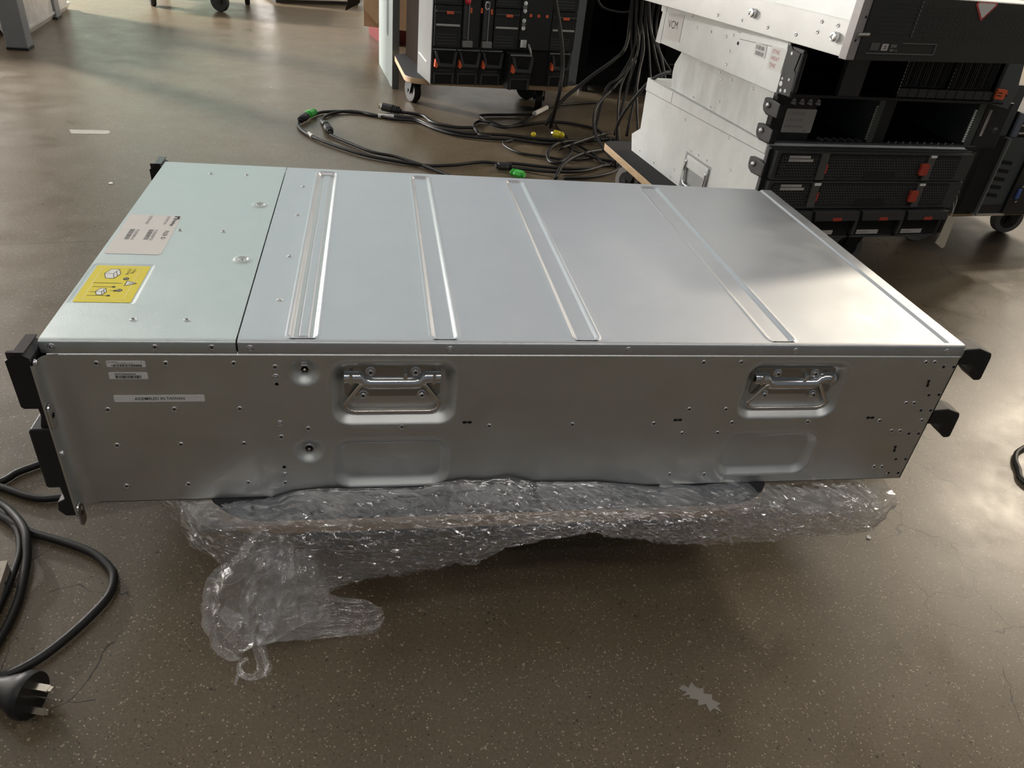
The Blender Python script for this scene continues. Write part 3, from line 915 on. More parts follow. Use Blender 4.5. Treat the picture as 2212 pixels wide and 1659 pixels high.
FB = [(0.046, 0.046, 0.090), (0.050, 0.046, 0.055), (0.070, 0.030, 0.041), (0.108, -0.008, 0.046), (0.149, -0.031, 0.039), (0.185, -0.045, 0.038), (0.212, -0.05, 0.049), (0.256, -0.05, 0.059), (0.301, -0.05, 0.067), (0.345, -0.05, 0.075), (0.389, -0.05, 0.095), (0.415, -0.05, 0.106), (0.435, -0.05, 0.112), (0.455, -0.05, 0.111), (0.473, -0.05, 0.109), (0.500, -0.05, 0.103), (0.532, -0.05, 0.094), (0.568, -0.05, 0.089), (0.604, -0.048, 0.087), (0.705, -0.036, 0.077), (0.790, -0.028, 0.068), (0.806, -0.026, 0.072), (0.822, -0.022, 0.098)]
TOPZ = [(.046, .118), (.16, .119), (.185, .128), (.215, .131), (.30, .1285), (.345, .138), (.37, .136), (.39, .141), (.42, .131), (.485, .129), (.54, .121), (.60, .119), (.83, .118)]
def crumple(p, amp, f=1.0):
    q = Vector(p)
    n = noise.noise(q * 22 * f) * 1.0
    r = 1 - abs(noise.noise(q * 46 * f + Vector((3, 7, 1)))) * 2
    r2 = 1 - abs(noise.noise(Vector((q.x * 60, q.y * 90, q.z * 130)) * f + Vector((9, 2, 5)))) * 2
    return amp * (n * .8 + r * .45 + r2 * .28)
b = MB()
NX, NT = 330, 60
def curtain(i, j):
    x = .046 + (.822 - .046) * i / NX
    t = j / NT
    zb = interp(x, FB, 2); yb = interp(x, FB, 1); zt_ = interp(x, [(p[0], 0, p[1]) for p in TOPZ], 2)
    edge = smoothstep(.06, .14, x) * (1 - smoothstep(.64, .70, x))
    ye = -.040 * edge + yb * (1 - edge)
    over = zt_ > .1205
    y0 = -.0016 if over else (.004 + .03 * smoothstep(.60, .70, x) if x > .3 else (.004 if edge > .5 else yb * .6))
    if t < .30:
        u = t / .30
        y = y0 + (ye - y0) * smoothstep(0, 1, u); z = zt_ + (max(zb + .004, .1235 * edge + .112 * (1 - edge)) - zt_) * u
        if y > -.030 and over and u > .3: z = max(z, .1215)
    else:
        u = (t - .30) / .70
        z1 = max(zb + .004, .1235 * edge + .112 * (1 - edge))
        y = ye + (yb - ye) * u - .006 * math.sin(u * math.pi); z = z1 + (zb - z1) * u
    p = Vector((x, y, z))
    a = .0062 * smoothstep(.05, .45, t) + .0010
    d = crumple(p, a)
    outw = abs(d) if t < .45 else d
    return Vector((x + crumple(p + Vector((4, 4, 4)), a * .7), y - outw * .9, z + crumple(p + Vector((8, 1, 3)), a * .45 * smoothstep(0.2, .5, t))))
b.grid(range(NX + 1), range(NT + 1), curtain)
# second loose layer gathered over the middle, as wrapped twice
rnd = random.Random(77)
JIT = {}
def jitter(i, j, k):
    if (i, j, k) not in JIT: JIT[(i, j, k)] = rnd.uniform(-1, 1)
    return JIT[(i, j, k)]
def curtain2(i, j):
    sh = (i + j * 1.1) / 210
    x = .075 + (.80 - .075) * min(1, max(0, sh))
    t = j / 34
    p = curtain((x - .046) / (.822 - .046) * NX, t * NT)
    a = .0021 * smoothstep(.0, .2, t)
    return p + Vector((jitter(i, j, 0) * .0014, -.0030 - abs(jitter(i, j, 1)) * a * 1.3, jitter(i, j, 2) * a))
first = len(b.bm.faces)
V2 = {}
for i in range(-40, 214):
    for j in range(35):
        sh = (i + j * 1.1) / 210
        if -.002 <= sh <= 1.002: V2[i, j] = b.bm.verts.new(curtain2(i, j))
for i in range(-40, 213):
    for j in range(34):
        q = [(i, j), (i + 1, j), (i + 1, j + 1), (i, j + 1)]
        if all(k in V2 for k in q): b.face([V2[k] for k in q])
last = len(b.bm.faces)
b.bm.faces.ensure_lookup_table()
b.mi = 1
# gathered tails that fall to the floor
def ribbon(path, widths, amp, seed, n=60, m=26, fold=3.0, nrm=(0, -.5, 1)):
    P = catmull(path, max(2, n // (len(path) - 1)))
    nn = len(P)
    up = Vector(nrm).normalized()
    def f(i, j):
        t = i / (nn - 1)
        k = t * (len(widths) - 1); a = int(min(k, len(widths) - 2)); wd = widths[a] + (widths[a + 1] - widths[a]) * (k - a)
        d = (P[min(i + 1, nn - 1)] - P[max(i - 1, 0)]).normalized()
        s = d.cross(up).normalized(); h = s.cross(d)
        u = j / m - .5
        p = P[i] + s * u * wd
        fo = math.sin(u * fold * 6.28 + seed + t * 3) * wd * .10
        q = p * 1.0 + Vector((seed, seed * .7, 0))
        p = p + h * (fo + crumple(q, amp, 1.5)) + s * crumple(q + Vector((2, 2, 2)), amp * .8, 1.5)
        p.z = max(p.z, .0012 + .0004 * math.sin(j + seed))
        return p
    b.grid(range(nn), range(m + 1), f)
ribbon([(.170, -.045, .118), (.164, -.060, .090), (.150, -.072, .055), (.146, -.080, .030), (.150, -.080, .016)], [.032, .060, .088, .078, .022], .008, 1.0)
ribbon([(.196, -.050, .100), (.198, -.062, .066), (.192, -.072, .040), (.180, -.076, .026)], [.010, .046, .050, .016], .008, 5.7)
ribbon([(.178, -.048, .105), (.172, -.066, .075), (.165, -.078, .045), (.152, -.086, .018)], [.02, .045, .060, .014], .006, 4.2)
ribbon([(.154, -.068, .034), (.180, -.066, .030), (.208, -.064, .024), (.234, -.061, .016), (.256, -.058, .010), (.268, -.052, .006)], [.056, .050, .044, .038, .032, .012], .0032, 7.1, fold=4)
ribbon([(.150, -.078, .016), (.154, -.086, .012), (.158, -.097, .009), (.161, -.107, .007), (.159, -.113, .006), (.150, -.117, .007), (.141, -.112, .008), (.138, -.102, .008), (.145, -.097, .009)], [.014, .012, .012, .014, .010, .006, .006, .005, .004], .0016, 9.4, fold=1.5)
ribbon([(.140, -.106, .006), (.137, -.114, .004), (.136, -.120, .003)], [.004, .003, .002], .0008, 2.2, n=20, m=8)
ribbon([(.140, -.076, .030), (.128, -.068, .030), (.118, -.062, .034)], [.018, .014, .010], .003, 3.3, n=24)
for f in b.bm.faces[:]:
    f.smooth = True
b.bm.faces.ensure_lookup_table()
for k in range(first, last):
    b.bm.faces[k].smooth = False
film = b.build('stretch_film', [FILM, FILM_BUNCH], None, recalc=False)
tag(film, 'crumpled clear stretch film wrapped around the dolly and trailing on the floor', 'plastic film')

# ---------------------------------------------------------------- the stack of servers on the right
def hexmesh(name, parent, x0, z0, x1, z1, y, mt_frame=None):
    """perforated grille: a dark back and a honeycomb sheet with real holes"""
    b = MB()
    px = .0058; pz = .0050; r = .00215
    rows = max(1, int((z1 - z0) / pz)); cols = max(1, int((x1 - x0) / px))
    for j in range(rows):
        for i in range(cols):
            cx = x0 + (i + .5 + (.5 if j % 2 else 0)) * px; cz = z0 + (j + .5) * pz
            if cx + px * .5 > x1 + .001: continue
            hexo = [(cx + px * .5 * c, cz + pz * .62 * s) for c, s in ((0, 1.08), (-1, .54), (-1, -.54), (0, -1.08), (1, -.54), (1, .54))]
            hexi = [(cx + r * math.cos(radians(90 + 60 * k)), cz + r * math.sin(radians(90 + 60 * k))) for k in range(6)]
            O = [b.bm.verts.new((p[0], y, p[1])) for p in hexo]; I = [b.bm.verts.new((p[0], y, p[1])) for p in hexi]
            D = [b.bm.verts.new((p[0], y + .003, p[1])) for p in hexi]
            for k in range(6):
                b.face([O[k], O[(k + 1) % 6], I[(k + 1) % 6], I[k]]); b.face([I[k], I[(k + 1) % 6], D[(k + 1) % 6], D[k]])
    return b.build(name, mt_frame or GREY_PLASTIC, parent, recalc=False)

def side_rivets(parent, pts, r=.0028, side_x=0.0, mt=None):
    first = None
    for y, z in pts:
        if first is None:
            b = MB()
            b.lathe([(r, 0), (r * .9, .0006), (r * .6, .0009), (r * .5, .0003), (0, .0002)], 14)
            first = b.build('rivet', mt or CHROME, parent, smooth=True)
            first.location = (side_x - .0001, y, z); first.rotation_euler = (0, -math.pi / 2, 0)
        else:
            copy_to(first, parent, (side_x - .0001, y, z))

def shell(parent, w, d, h, m_side, front_open=False, side_poly=None, name='chassis', wall=.0014, front_mat=None):
    """sheet metal body; local x right, y back, z up, front at y = 0"""
    b = MB()
    poly = side_poly or [(0, 0), (d, 0), (d, h), (0, h)]
    if front_open:
        b.prism(poly, 'x', 0, wall); b.prism(poly, 'x', w - wall, w)
        b.box(0, 0, 0, w, d, wall); b.box(0, 0, h - wall, w, d, h); b.box(0, d * .6, wall, w, d * .6 + .002, h - wall)
    else:
        b.prism(poly, 'x', 0, w)
    if front_open:
        i = MB(); e = .0003
        i.box(wall, .001, wall, w - wall, d * .6, wall + e); i.box(wall, .001, h - wall - e, w - wall, d * .6, h - wall)
        i.box(wall, .001, wall + e, wall + e, d * .6, h - wall - e); i.box(w - wall - e, .001, wall + e, w - wall, d * .6, h - wall - e)
        i.box(wall, d * .6 - e, wall, w - wall, d * .6, h - wall)
        i.build('bay_shade', DARK_METAL, parent)  # dark sheets put the shade of the open bays into the colour
    return b.build(name, m_side, parent, bevel=.0006)

def ear_hook(parent, z, name='side_clip', x=0.0, dy=0.0):
    """moulded black clip with a bright pin that wraps round the left edge"""
    b = MB()
    b.prism([(-.028 + dy, z - .014), (.006 + dy, z - .016), (.018 + dy, z - .011), (.022 + dy, z - .004), (.022 + dy, z + .010), (-.010 + dy, z + .012), (-.028 + dy, z + .010)], 'x', x - .010, x + .002)
    o = b.build(name, BLACK, parent, bevel=.002)
    b = MB(); b.lathe([(.0052, 0), (.0052, .0015), (.0040, .0040), (0, .0050)], 14, frame((x - .0101, .004 + dy, z + .001), (0, -1, 0), (0, 0, 1)))
    p = b.build('clip_pin', CHROME, o, smooth=True); p['label'] = 'bright round pin'
    return o

# --- S1: tall blade style server, bottom of the stack
s1 = thing('server', 'silver sided server with red latches and three lower power units, bottom of stack', 'server', (.952, .672, .1202), 7.1, 'servers stacked on the right dolly')
shell(s1, .447, .528, .172, SERVER_SIDE, side_poly=[(0.012, 0), (.545, 0), (.560, .036), (.520, .060), (.528, .172), (0.012, .172)])
b = MB(); b.prism([(.02, .1555), (.528, .146), (.528, .1735), (.02, .1735)], 'x', -.0012, .0); b.box(-.0012, .02, .1722, .447, .528, .1735)
b.build('lid', SERVER_SIDE, s1, bevel=.0005)
b = MB(); b.prism([(.02, .1545), (.528, .1450), (.528, .1460), (.02, .1555)], 'x', -.0004, .0002); b.prism([(.395, .150), (.3965, .150), (.3965, .172), (.395, .172)], 'x', -.0014, -.0011); b.build('lid_seam', MID_GREY, s1)
side_rivets(s1, [(.321, .134), (.322, .026), (.144, .148), (.11, .096), (.27, .083), (.237, .085), (.201, .085), (.50, .012), (.42, .010), (.33, .008)])
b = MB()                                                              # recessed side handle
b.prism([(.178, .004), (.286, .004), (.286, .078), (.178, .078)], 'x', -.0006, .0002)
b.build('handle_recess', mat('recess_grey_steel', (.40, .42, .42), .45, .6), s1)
b = MB(); b.tube(catmull([(-.004, .270, .066), (-.006, .271, .040), (-.006, .262, .018), (-.006, .235, .016), (-.006, .200, .018), (-.006, .186, .030), (-.004, .185, .066)], 6), .0034, 10)
b.build('side_handle', CHROME, s1, smooth=True)
b = MB(); b.box(-.004, .182, .050, -.0005, .274, .074); b.build('handle_cover', SERVER_SIDE, s1, bevel=.001)
b = MB(); b.box(-.004, 0.0, 0, .447, .014, .172); b.build('front_frame', GREY_PLASTIC, s1, bevel=.001)
for q in ((-.008, .0), (.447, .4575)):
    b = MB(); b.box(q[0], -.001, .006, q[1], .0015, .170); b.build('rack_ear', DARK_METAL, s1, bevel=.0006)
ear_hook(s1, .133, dy=.026)
def blade(z0, z1, row):
    bl = MB()
    bl.prism(rounded(.002, z0, .443, z1, .003, 3), 'y', -.012, .0)
    body = bl.build('blade_module', GREY_PLASTIC, s1, bevel=.001)
    for a, c in ((.010, .094), (.112, .333), (.350, .412)):
        bb = MB(); bb.prism(rounded(a, z0 + .004, c, z1 - .003, .004, 4), 'y', -.0128, -.0118); bb.build('mesh_recess', HOLE, body)
        hexmesh('grille', body, a + .001, z0 + .005, c - .001, z1 - .004, -.0136)
    for xa in (.095, .334):
        bb = MB(); bb.prism([(xa, z0 + .002), (xa + .017, z0 + .002), (xa + .015, z1 - .002), (xa - .001, z1 - .002)], 'y', -.0165, -.0118)
        bb.build('lever', mat('lever_grey', (.085, .083, .080), .5), body, bevel=.001)
    bb = MB(); bb.box(.1095, -.0172, z0 + .014, .1130, -.0150, z0 + .031); bb.build('release_tab', RED, body, bevel=.0006)
    bb = MB(); bb.prism(rounded(.319, z0 + .013, .3375, z0 + .035, .003, 4), 'y', -.0215, -.0150); bb.build('red_latch', RED, body, bevel=.001)
    for dz, ww in ((.0405, .044), (.0345, .051)):
        bb = MB(); bb.box(.028, -.0142, z0 + dz, .028 + ww, -.0136, z0 + dz + .0045); st = bb.build('sticker', PAPER_GREY, body)
        bb = MB(); place_text(bb, 'SN 2102311RWA10' if ww < .05 else 'BC01 8000 2611 03', .0030, frame((.029, -.0143, z0 + dz + .0010), (1, 0, 0), (0, 0, 1)), sx=.9); bb.build('lettering', INK_GREY, st, recalc=False)
    bb = MB(); bb.box(.336, -.0172, z1 - .0065, .3495, -.0166, z1 - .0020)
    if row == 0: bb.box(.097, -.0172, z1 - .0065, .111, -.0166, z1 - .0015)
    bb.build('paper_tab', WHITE, body)
    bb = MB(); bb.box(.20, -.0140, z0 + .004, .27, -.0132, z0 + .016); bb.build('label_plate', DARK_METAL, body)
blade(.118, .170, 1); blade(.066, .1165, 0)
b = MB(); b.box(.0, -.006, .062, .447, .0, .066); b.build('divider_rail', MID_GREY, s1, bevel=.0008)
for k in range(4):
    x = .009 + k * .1075
    b = MB()
    b.box(x, -.004, .003, x + .102, .0, .061)
    ps = b.build('power_unit', HOLE, s1)
    b = MB()
    b.prism([(x - .001, .061), (x + .101, .061), (x + .101, .058), (x + .104, .042), (x + .006, .042), (x + .002, .056)], 'y', -.020, -.006)
    b.prism([(x - .003, .010), (x + .004, .010), (x + .004, .060), (x - .003, .060)], 'y', -.013, -.003)
    b.box(x, -.008, .003, x + .102, -.002, .0065)
    b.build('power_handle', GREY_PLASTIC, ps, bevel=.0012)
    b = MB(); b.box(x + .044, -.0212, .0425, x + .064, -.0195, .0490); b.build('release_tab', RED, ps, bevel=.0006)
    b = MB(); b.box(x + .015, -.0060, .0095, x + .066, -.0045, .0180); st = b.build('sticker', PAPER_GREY, ps)
    b = MB(); place_text(b, '02312LXE 15', .0052, frame((x + .017, -.0061, .0118), (1, 0, 0), (0, 0, 1)), sx=.95); b.build('lettering', INK, st, recalc=False)
def petals(mb, o, ax, ay, s):
    M = frame(o, ax, ay)
    for k in range(8):
        a = radians(12 + k * 156 / 7.0)
        d = Vector((math.cos(a), math.sin(a), 0)); n = Vector((-d.y, d.x, 0))
        mb.poly([M @ (d * (s * t) + n * (s * w)) for t, w in ((.15, .0), (.45, .11), (.85, .15), (1.0, .04), (.98, -.05), (.80, -.13), (.45, -.08))])
b = MB(); petals(b, (.4525, -.0014, .090), (1, 0, 0), (0, 0, 1), .0065); place_text(b, 'HUAWEI', .0028, frame((.4472, -.0014, .0865), (1, 0, 0), (0, 0, 1))); b.build('maker_mark', INK_GREY, s1, recalc=False)

# --- S2: two unit drive shelf with empty bays
s2 = thing('server', 'two unit chassis with empty open drive bays and a handwritten sticker, second from bottom', 'server', (.950, .705, .2945), 6.5, 'servers stacked on the right dolly')
S2H = .082
shell(s2, .458, .395, S2H, SERVER_SIDE_B, front_open=True, side_poly=[(0.012, 0), (.388, 0), (.398, .030), (.396, .050), (.372, S2H), (0.012, S2H)])
side_rivets(s2, [(.289, .072), (.204, .074), (.156, .070), (.194, .063), (.08, .072), (.208, .006), (.181, .024), (.284, .006)])
b = MB(); b.box(.0014, .0, .0014, .086, .010, S2H - .0014); b.build('blank_panel', BLACK, s2, bevel=.0006)
b = MB(); b.box(-.002, -.004, S2H - .002, .476, .012, S2H + .002); b.box(-.002, -.006, -.0004, .472, .010, .0025); b.build('front_rail', mat('worn_dark_steel', (.10, .10, .10), .35, .5), s2, bevel=.0008)
for xa, xb_ in ((.215, .228), (.444, .462)):
    b = MB(); b.box(xa, -.002, .0015, xb_, .008, S2H - .002); b.box(xa, .008, .0015, xa + .0015, .20, S2H - .002)
    b.build('bay_divider', mat('grey_steel_divider', (.085, .098, .095), .4, .3), s2, bevel=.0005)
b = MB(); b.box(.228, .004, .0015, .258, .012, S2H - .002); b.build('centre_panel', DARK_METAL, s2)
for xa in (.2095, .4375):                                           # bright saw-tooth spring strips
    b = MB()
    for k in range(14):
        z = .008 + k * .0044
        b.prism([(xa, z), (xa + .0045, z + .0008), (xa + .0045, z + .0032), (xa, z + .0040)], 'y', -.0032, -.0010)
    b.build('spring_strip', SERVER_SIDE if xa > .4 else mat('dull_spring_steel', (.32, .34, .33), .4, .8), s2)
for x0, n in ((.120, 6), (.268, 10)):
    b = MB()
    for k in range(n):
        x = x0 + k * .0168
        b.prism([(x, .0016), (x + .006, .0016), (x + .0045, .0052), (x + .002, .0035)], 'y', .004, .020)
    b.build('guide_teeth', CHROME if x0 > .2 else MID_GREY, s2)
b = MB()
for k in range(3):
    M = frame((.180 + k * .010, .1905, .020 + k * .012), (1, 0, 0), (0, .3, 1))
    b.prism(rounded(.150 + k * .018, .014 + k * .013, .156 + k * .018, .034 + k * .013, .003, 4), 'y', .2365, .2370)
b.prism(rounded(.40, .02, .410, .045, .004, 4), 'y', .2365, .2370)
b.build('vent_slot', HOLE, s2)
ear_hook(s2, .060); ear_hook(s2, .0165)
b = MB(); b.box(.462, -.004, -.001, .522, .0, S2H + .002); b.build('rack_ear', BLACK, s2, bevel=.001)
b = MB(); b.prism(rounded(.026, .0165, .0885, .0575, .002, 3), 'y', -.0008, -.0001); st = b.build('handwritten_sticker', PAPER_GREY, s2)
b = MB()
rnd = random.Random(5)
for s, z, n in (('1. 10.13.11.202', .0475, 0), ('2. 10.13.11.201', .0360, 0), ('ADAP cdmnman', .0250, 0), ('2012', .0185, 1)):
    place_text(b, s, .0068 if not n else .005, frame((.030 if not n else .070, -.0010, z), (1, 0, .02), (0, 0, 1)), sx=.85)
b.build('lettering', INK_GREY, st, recalc=False)
for k in range(4):
    b = MB(); x = .034 + k * .0170
    b.poly([(x - .006, -.0006, .0645), (x + .007, -.0006, .0645), (x + .005, -.0006, .0725), (x + .001, -.0006, .0755), (x - .002, -.0006, .0735)])
    tr = b.build('warning_triangle', mat('warning_print_grey', (.36, .33, .34), .6), s2)
    b = MB(); b.poly([(x - .006, -.0008, .0700), (x + .006, -.0008, .0700), (x + .0055, -.0008, .0690), (x - .006, -.0008, .0690)]); b.poly([(x - .006, -.0008, .0672), (x + .002, -.0008, .0645), (x - .006, -.0008, .0645)]); b.build('print_lines', INK, tr, recalc=False)
b = MB(); b.box(.4705, -.0046, .021, .4765, -.0041, .070); st = b.build('serial_strip', PAPER_GREY, s2)
b = MB(); place_text(b, '2102350DKC10G7000021', .0040, frame((.4720, -.0048, .069), (0, 0, -1), (1, 0, 0)), sx=.95); b.build('lettering', INK, st, recalc=False)
b = MB(); petals(b, (.503, -.0046, .033), (1, 0, 0), (0, 0, 1), .0062); place_text(b, 'HUAWEI', .0028, frame((.4975, -.0046, .0292), (1, 0, 0), (0, 0, 1))); b.build('maker_mark', MID_GREY, s2, recalc=False)

# --- S3: server with a black front of drive trays, tags and stickers on its side
s3 = thing('server', 'two unit server with pale side, white notes and black drive tray front, third from bottom', 'server', (.930, .675, .3810), 8.0, 'servers stacked on the right dolly')
S3H = .0800
shell(s3, .500, .440, S3H, SERVER_SIDE, front_open=True, side_poly=[(0.0, 0), (.462, 0), (.456, .040), (.440, .046), (.440, S3H), (0.0, S3H)])
b = MB(); b.prism([(.462, -.001), (.455, .058), (.463, .060), (.464, .078), (.440, .079), (.440, -.001)], 'x', -.0010, .0005); b.build('rear_bracket', SERVER_SIDE, s3)
side_rivets(s3, [(.303, .053), (.248, .055), (.192, .056), (.17, .062), (.17, .035), (.17, .012), (.330, .070), (.455, .030), (.458, .016), (.455, .070)])
b = MB(); b.prism([(.158, .0745), (.158, .0700), (.146, .0700), (.146, .0600), (.004, .0690), (.004, S3H + .001), (.3, S3H + .001)], 'x', -.0011, .0); b.box(-.001, .004, S3H, .500, .44, S3H + .001)
b.build('lid', SERVER_SIDE, s3)
b = MB(); b.prism([(.158, .0738), (.158, .0690), (.147, .0690), (.147, .0590), (.004, .0680), (.004, .0690), (.146, .0602), (.146, .0700), (.157, .0700), (.157, .0738)], 'x', -.0004, .0002); b.build('lid_seam', MID_GREY, s3)
b = MB(); b.lathe([(.0030, .0), (0, .0003)], 14, frame((-.0005, .149, .052), (0, -1, 0), (0, 0, 1))); b.build('punched_hole', HOLE, s3)
def side_note(name, pts, mt, label):
    b = MB(); b.prism(pts, 'x', -.0008, -.0002); o = b.build(name, mt, s3); o['label'] = label; return o
n1 = side_note('paper_note', [(.429, .0600), (.361, .0665), (.360, .0150), (.427, .0120)], WHITE, 'white paper note')
b = MB(); place_text(b, 'VCM', .021, frame((-.0009, .419, .034), (0, -1, .06), (0, .12, 1)), sx=.95); b.build('handwriting', INK, n1, recalc=False)
n2 = side_note('barcode_sticker', [(.095, .0635), (.060, .0640), (.058, .0440), (.092, .0430)], WHITE, 'white sticker with two barcodes')
b = MB(); barcode(b, (-.0009, .090, .0545), (0, -1, 0), (0, 0, 1), .026, .0060, 5, 26); barcode(b, (-.0009, .088, .0455), (0, -1, 0), (0, 0, 1), .026, .0060, 6, 26); b.build('barcode', INK_GREY, n2, recalc=False)
n3 = side_note('red_ink_note', [(.047, .0680), (.002, .0705), (.004, .0320), (.044, .0320)], WHITE, 'white note with red handwriting')
b = MB()
for s, z in (('ETNE', .0570), ('WEAT', .0465), ('TJNE', .0360)): place_text(b, s, .0085, frame((-.0009, .0405, z), (0, -1, .02), (0, 0, 1)), sx=1.0)
b.build('handwriting', INK_RED, n3, recalc=False)
b = MB(); b.prism([(.0, .002), (-.038, .004), (-.036, .040), (-.030, .044), (-.034, .070), (-.012, .072), (-.004, .078), (.002, .076)], 'x', -.0015, .0006); er = b.build('rack_ear', DARK_METAL, s3, bevel=.0005)
for y, z, r in ((-.006, .018, .0042), (-.010, .008, .0028), (-.006, .026, .0022), (-.022, .010, .003), (-.012, .066, .0026), (-.024, .028, .0022)):
    b = MB(); b.lathe([(r, 0), (0, .0003)], 14, frame((-.0017, y, z), (0, -1, 0), (0, 0, 1))); b.build('ear_hole', mat('bright_gap', (.7, .72, .72), .4, .3), er)
b = MB(); b.box(.0, -.040, .003, .006, -.004, .076); b.tube([(.002, -.040, .012), (.002, -.040, .072)], .005, 8); b.build('ear_front', BLACK, s3, bevel=.001)
b = MB(); b.box(.120, -.006, .002, .165, .004, S3H - .002); b.build('control_panel', GREY_PLASTIC, s3, bevel=.0008)
b = MB(); b.box(.245, -.006, .002, .2475, .16, S3H - .002); b.build('bay_divider', DARK_METAL, s3)
b = MB(); b.box(.3575, -.002, .002, .3595, .05, S3H - .002); b.build('bay_divider', DARK_METAL, s3)
b = MB()
for k in range(11): b.box(.2446, -.0068, .010 + k * .0056, .2462, -.0058, .0128 + k * .0056)
for k in range(7): b.box(.3577, -.0028, .016 + k * .0060, .3589, -.0018, .0185 + k * .0060)
b.build('bright_contacts', mat('contact_grey', (.40, .40, .38), .4), s3)
for k in range(10):
    x = .2495 + k * .0218
    b = MB(); b.box(x, .004, .0195, x + .0200, .012, S3H - .006)
    for q in range(3): b.box(x + .003 + q * .005, .002, .022, x + .0055 + q * .005, .004, S3H - .012)
    d = b.build('drive_tray', DARK_METAL, s3, bevel=.0004)
    b = MB(); b.box(x, -.004, .0035, x + .0205, .008, .0185); b.build('tray_latch', GREY_PLASTIC, d, bevel=.0008)
b = MB(); b.box(-.002, -.006, -.003, .500, .004, .002); b.box(.120, -.004, S3H - .002, .500, .004, S3H + .001); b.build('front_rail', DARK_METAL, s3, bevel=.0006)
b = MB(); b.prism([(.472, -.003), (.517, -.010), (.520, .022), (.506, .078), (.472, .078)], 'y', -.006, .002); b.build('right_ear', mat('blue_grey_plastic', (.075, .085, .092), .5), s3, bevel=.0008)
b = MB(); b.prism([(.468, .0080), (.488, .0065), (.497, .0145), (.490, .0245), (.468, .0260)], 'y', -.0105, -.0062); og = b.build('warning_tag', ORANGE, s3, bevel=.0006); og['label'] = 'orange arrow shaped tag'
b = MB()
for z in (.0135, .0185): b.poly([(.470, -.0107, z), (.481, -.0107, z - .001), (.481, -.0107, z + .001), (.470, -.0107, z + .0018)])
b.poly([(.490, -.0107, .010), (.4965, -.0107, .0145), (.490, -.0107, .019)]); b.build('tag_print', INK, og, recalc=False)

# --- S4: topmost server, turned on the stack so that its front corner overhangs
s4 = thing('server', 'topmost white sided server turned askew with black slotted front and optical drive', 'server', (.942, .525, .4640), 16.1, 'servers stacked on the right dolly')
S4H = .088
b = MB(); b.box(0.013, .012, .0, .440, .66, S4H); b.build('chassis', mat('bright_galvanised_steel', (.82, .83, .81), .45, .2, .05, 14), s4, bevel=.0008)
b = MB(); b.box(0.0118, .013, .0495, .0132, .30, S4H); b.box(.0116, .013, .0486, .0128, .30, .0494); b.build('side_cover', SERVER_SIDE, s4)
side_rivets(s4, [(.322, .010), (.257, .012), (.191, .012), (.124, .013), (.079, .039), (.046, .039), (.082, .024), (.052, .022), (.205, .064), (.14, .064)], .0030, .0128)
for y, z in ((.231, .027), (.043, .024)):
    b = MB(); b.lathe([(.0072, 0), (.0072, .006), (.0060, .0075), (.0035, .0080), (.0030, .0065), (0, .0065)], 16, frame((.0128, y, z), (0, -1, 0), (0, 0, 1)))
    b.build('side_stud', CHROME, s4, smooth=True, angle=40)
b = MB(); b.box(-.0035, -.002, .0005, .0135, .0125, S4H); b.build('rack_ear', mat('grey_cast_ear', (.36, .34, .335), .5, .3, .06, 90), s4, bevel=.0006)
for ex, ez in ((.004, .027), (.0095, .058)):
    b = MB(); b.lathe([(.002, 0), (0, .0004)], 12, frame((ex, -.0022, ez), (1, 0, 0), (0, 0, 1))); b.build('ear_hole', HOLE, s4)
b = MB(); b.box(.0135, -.004, .0005, .4505, .0119, S4H); b.build('bezel', mat('matt_black_bezel', (.0095, .0125, .0135), .5), s4, bevel=.001)
b = MB(); b.cyl((.002, -.004, .0355), (.024, -.004, .0360), .0028, 12); b.build('side_pin', CHROME, s4, smooth=True, angle=40)
b = MB(); grill = mat('slot_edge_grey', (.040, .046, .048), .5)
for r in range(9):
    z = .0335 + r * .0056
    for c in range(15 if r < 12 else 12):
        x = .036 + c * .0051 - r * .0002
        b.box(x, -.0052, z, x + .0034, -.0040, z + .0008)
    for c in range(24):
        x = .128 + c * .0115
        b.box(x, -.0050, z - .002, x + .0080, -.0040, z - .0014)
b.build('slotted_grille', grill, s4)
b = MB()
for k in range(9): b.box(.1120, -.0056, .0350 + k * .0056, .1134, -.0042, .0384 + k * .0056)
b.build('grille_edge', MID_GREY, s4)
b = MB()
b.box(.030, -.0056, .0105, .176, -.0040, .0115); b.box(.100, -.0056, .0255, .176, -.0040, .0263); b.box(.1750, -.0056, .0105, .1760, -.0040, .0263); b.box(.0900, -.0052, .0142, .0925, -.0040, .0165)
b.build('optical_drive', mat('drive_outline_grey', (.16, .17, .17), .35), s4)
ic = MB(); ic.box(.0355, -.0048, .0148, .0535, -.0042, .0252); i1 = ic.build('icon_plate', mat('icon_grey', (.085, .085, .085), .6), s4)
ic = MB(); ic.box(.0590, -.0048, .0150, .0720, -.0042, .0242); i2 = ic.build('icon_plate', PAPER_GREY, s4)
ic = MB(); ic.box(.0625, -.0050, .0175, .0685, -.0047, .0182); ic.box(.0625, -.0050, .0205, .0685, -.0047, .0212); ic.box(.0660, -.0050, .0165, .0668, -.0047, .0225); ic.build('icon', INK, i2)
ic = MB(); place_text(ic, 'DVD', .0058, frame((.0785, -.0044, .0195), (1, 0, 0), (0, 0, 1))); place_text(ic, 'RW', .0050, frame((.0785, -.0044, .0140), (1, 0, 0), (0, 0, 1))); ic.build('drive_mark', PAPER_GREY, s4, recalc=False)
b = MB(); b.prism([(.2550, .0610), (.2800, .0845), (.2780, .0872), (.2320, .0872), (.2300, .0830)], 'y', -.0048, -.0041); wt = b.build('warning_label', mat('warning_red', (.62, .06, .06), .5), s4); wt['label'] = 'red edged white warning label'
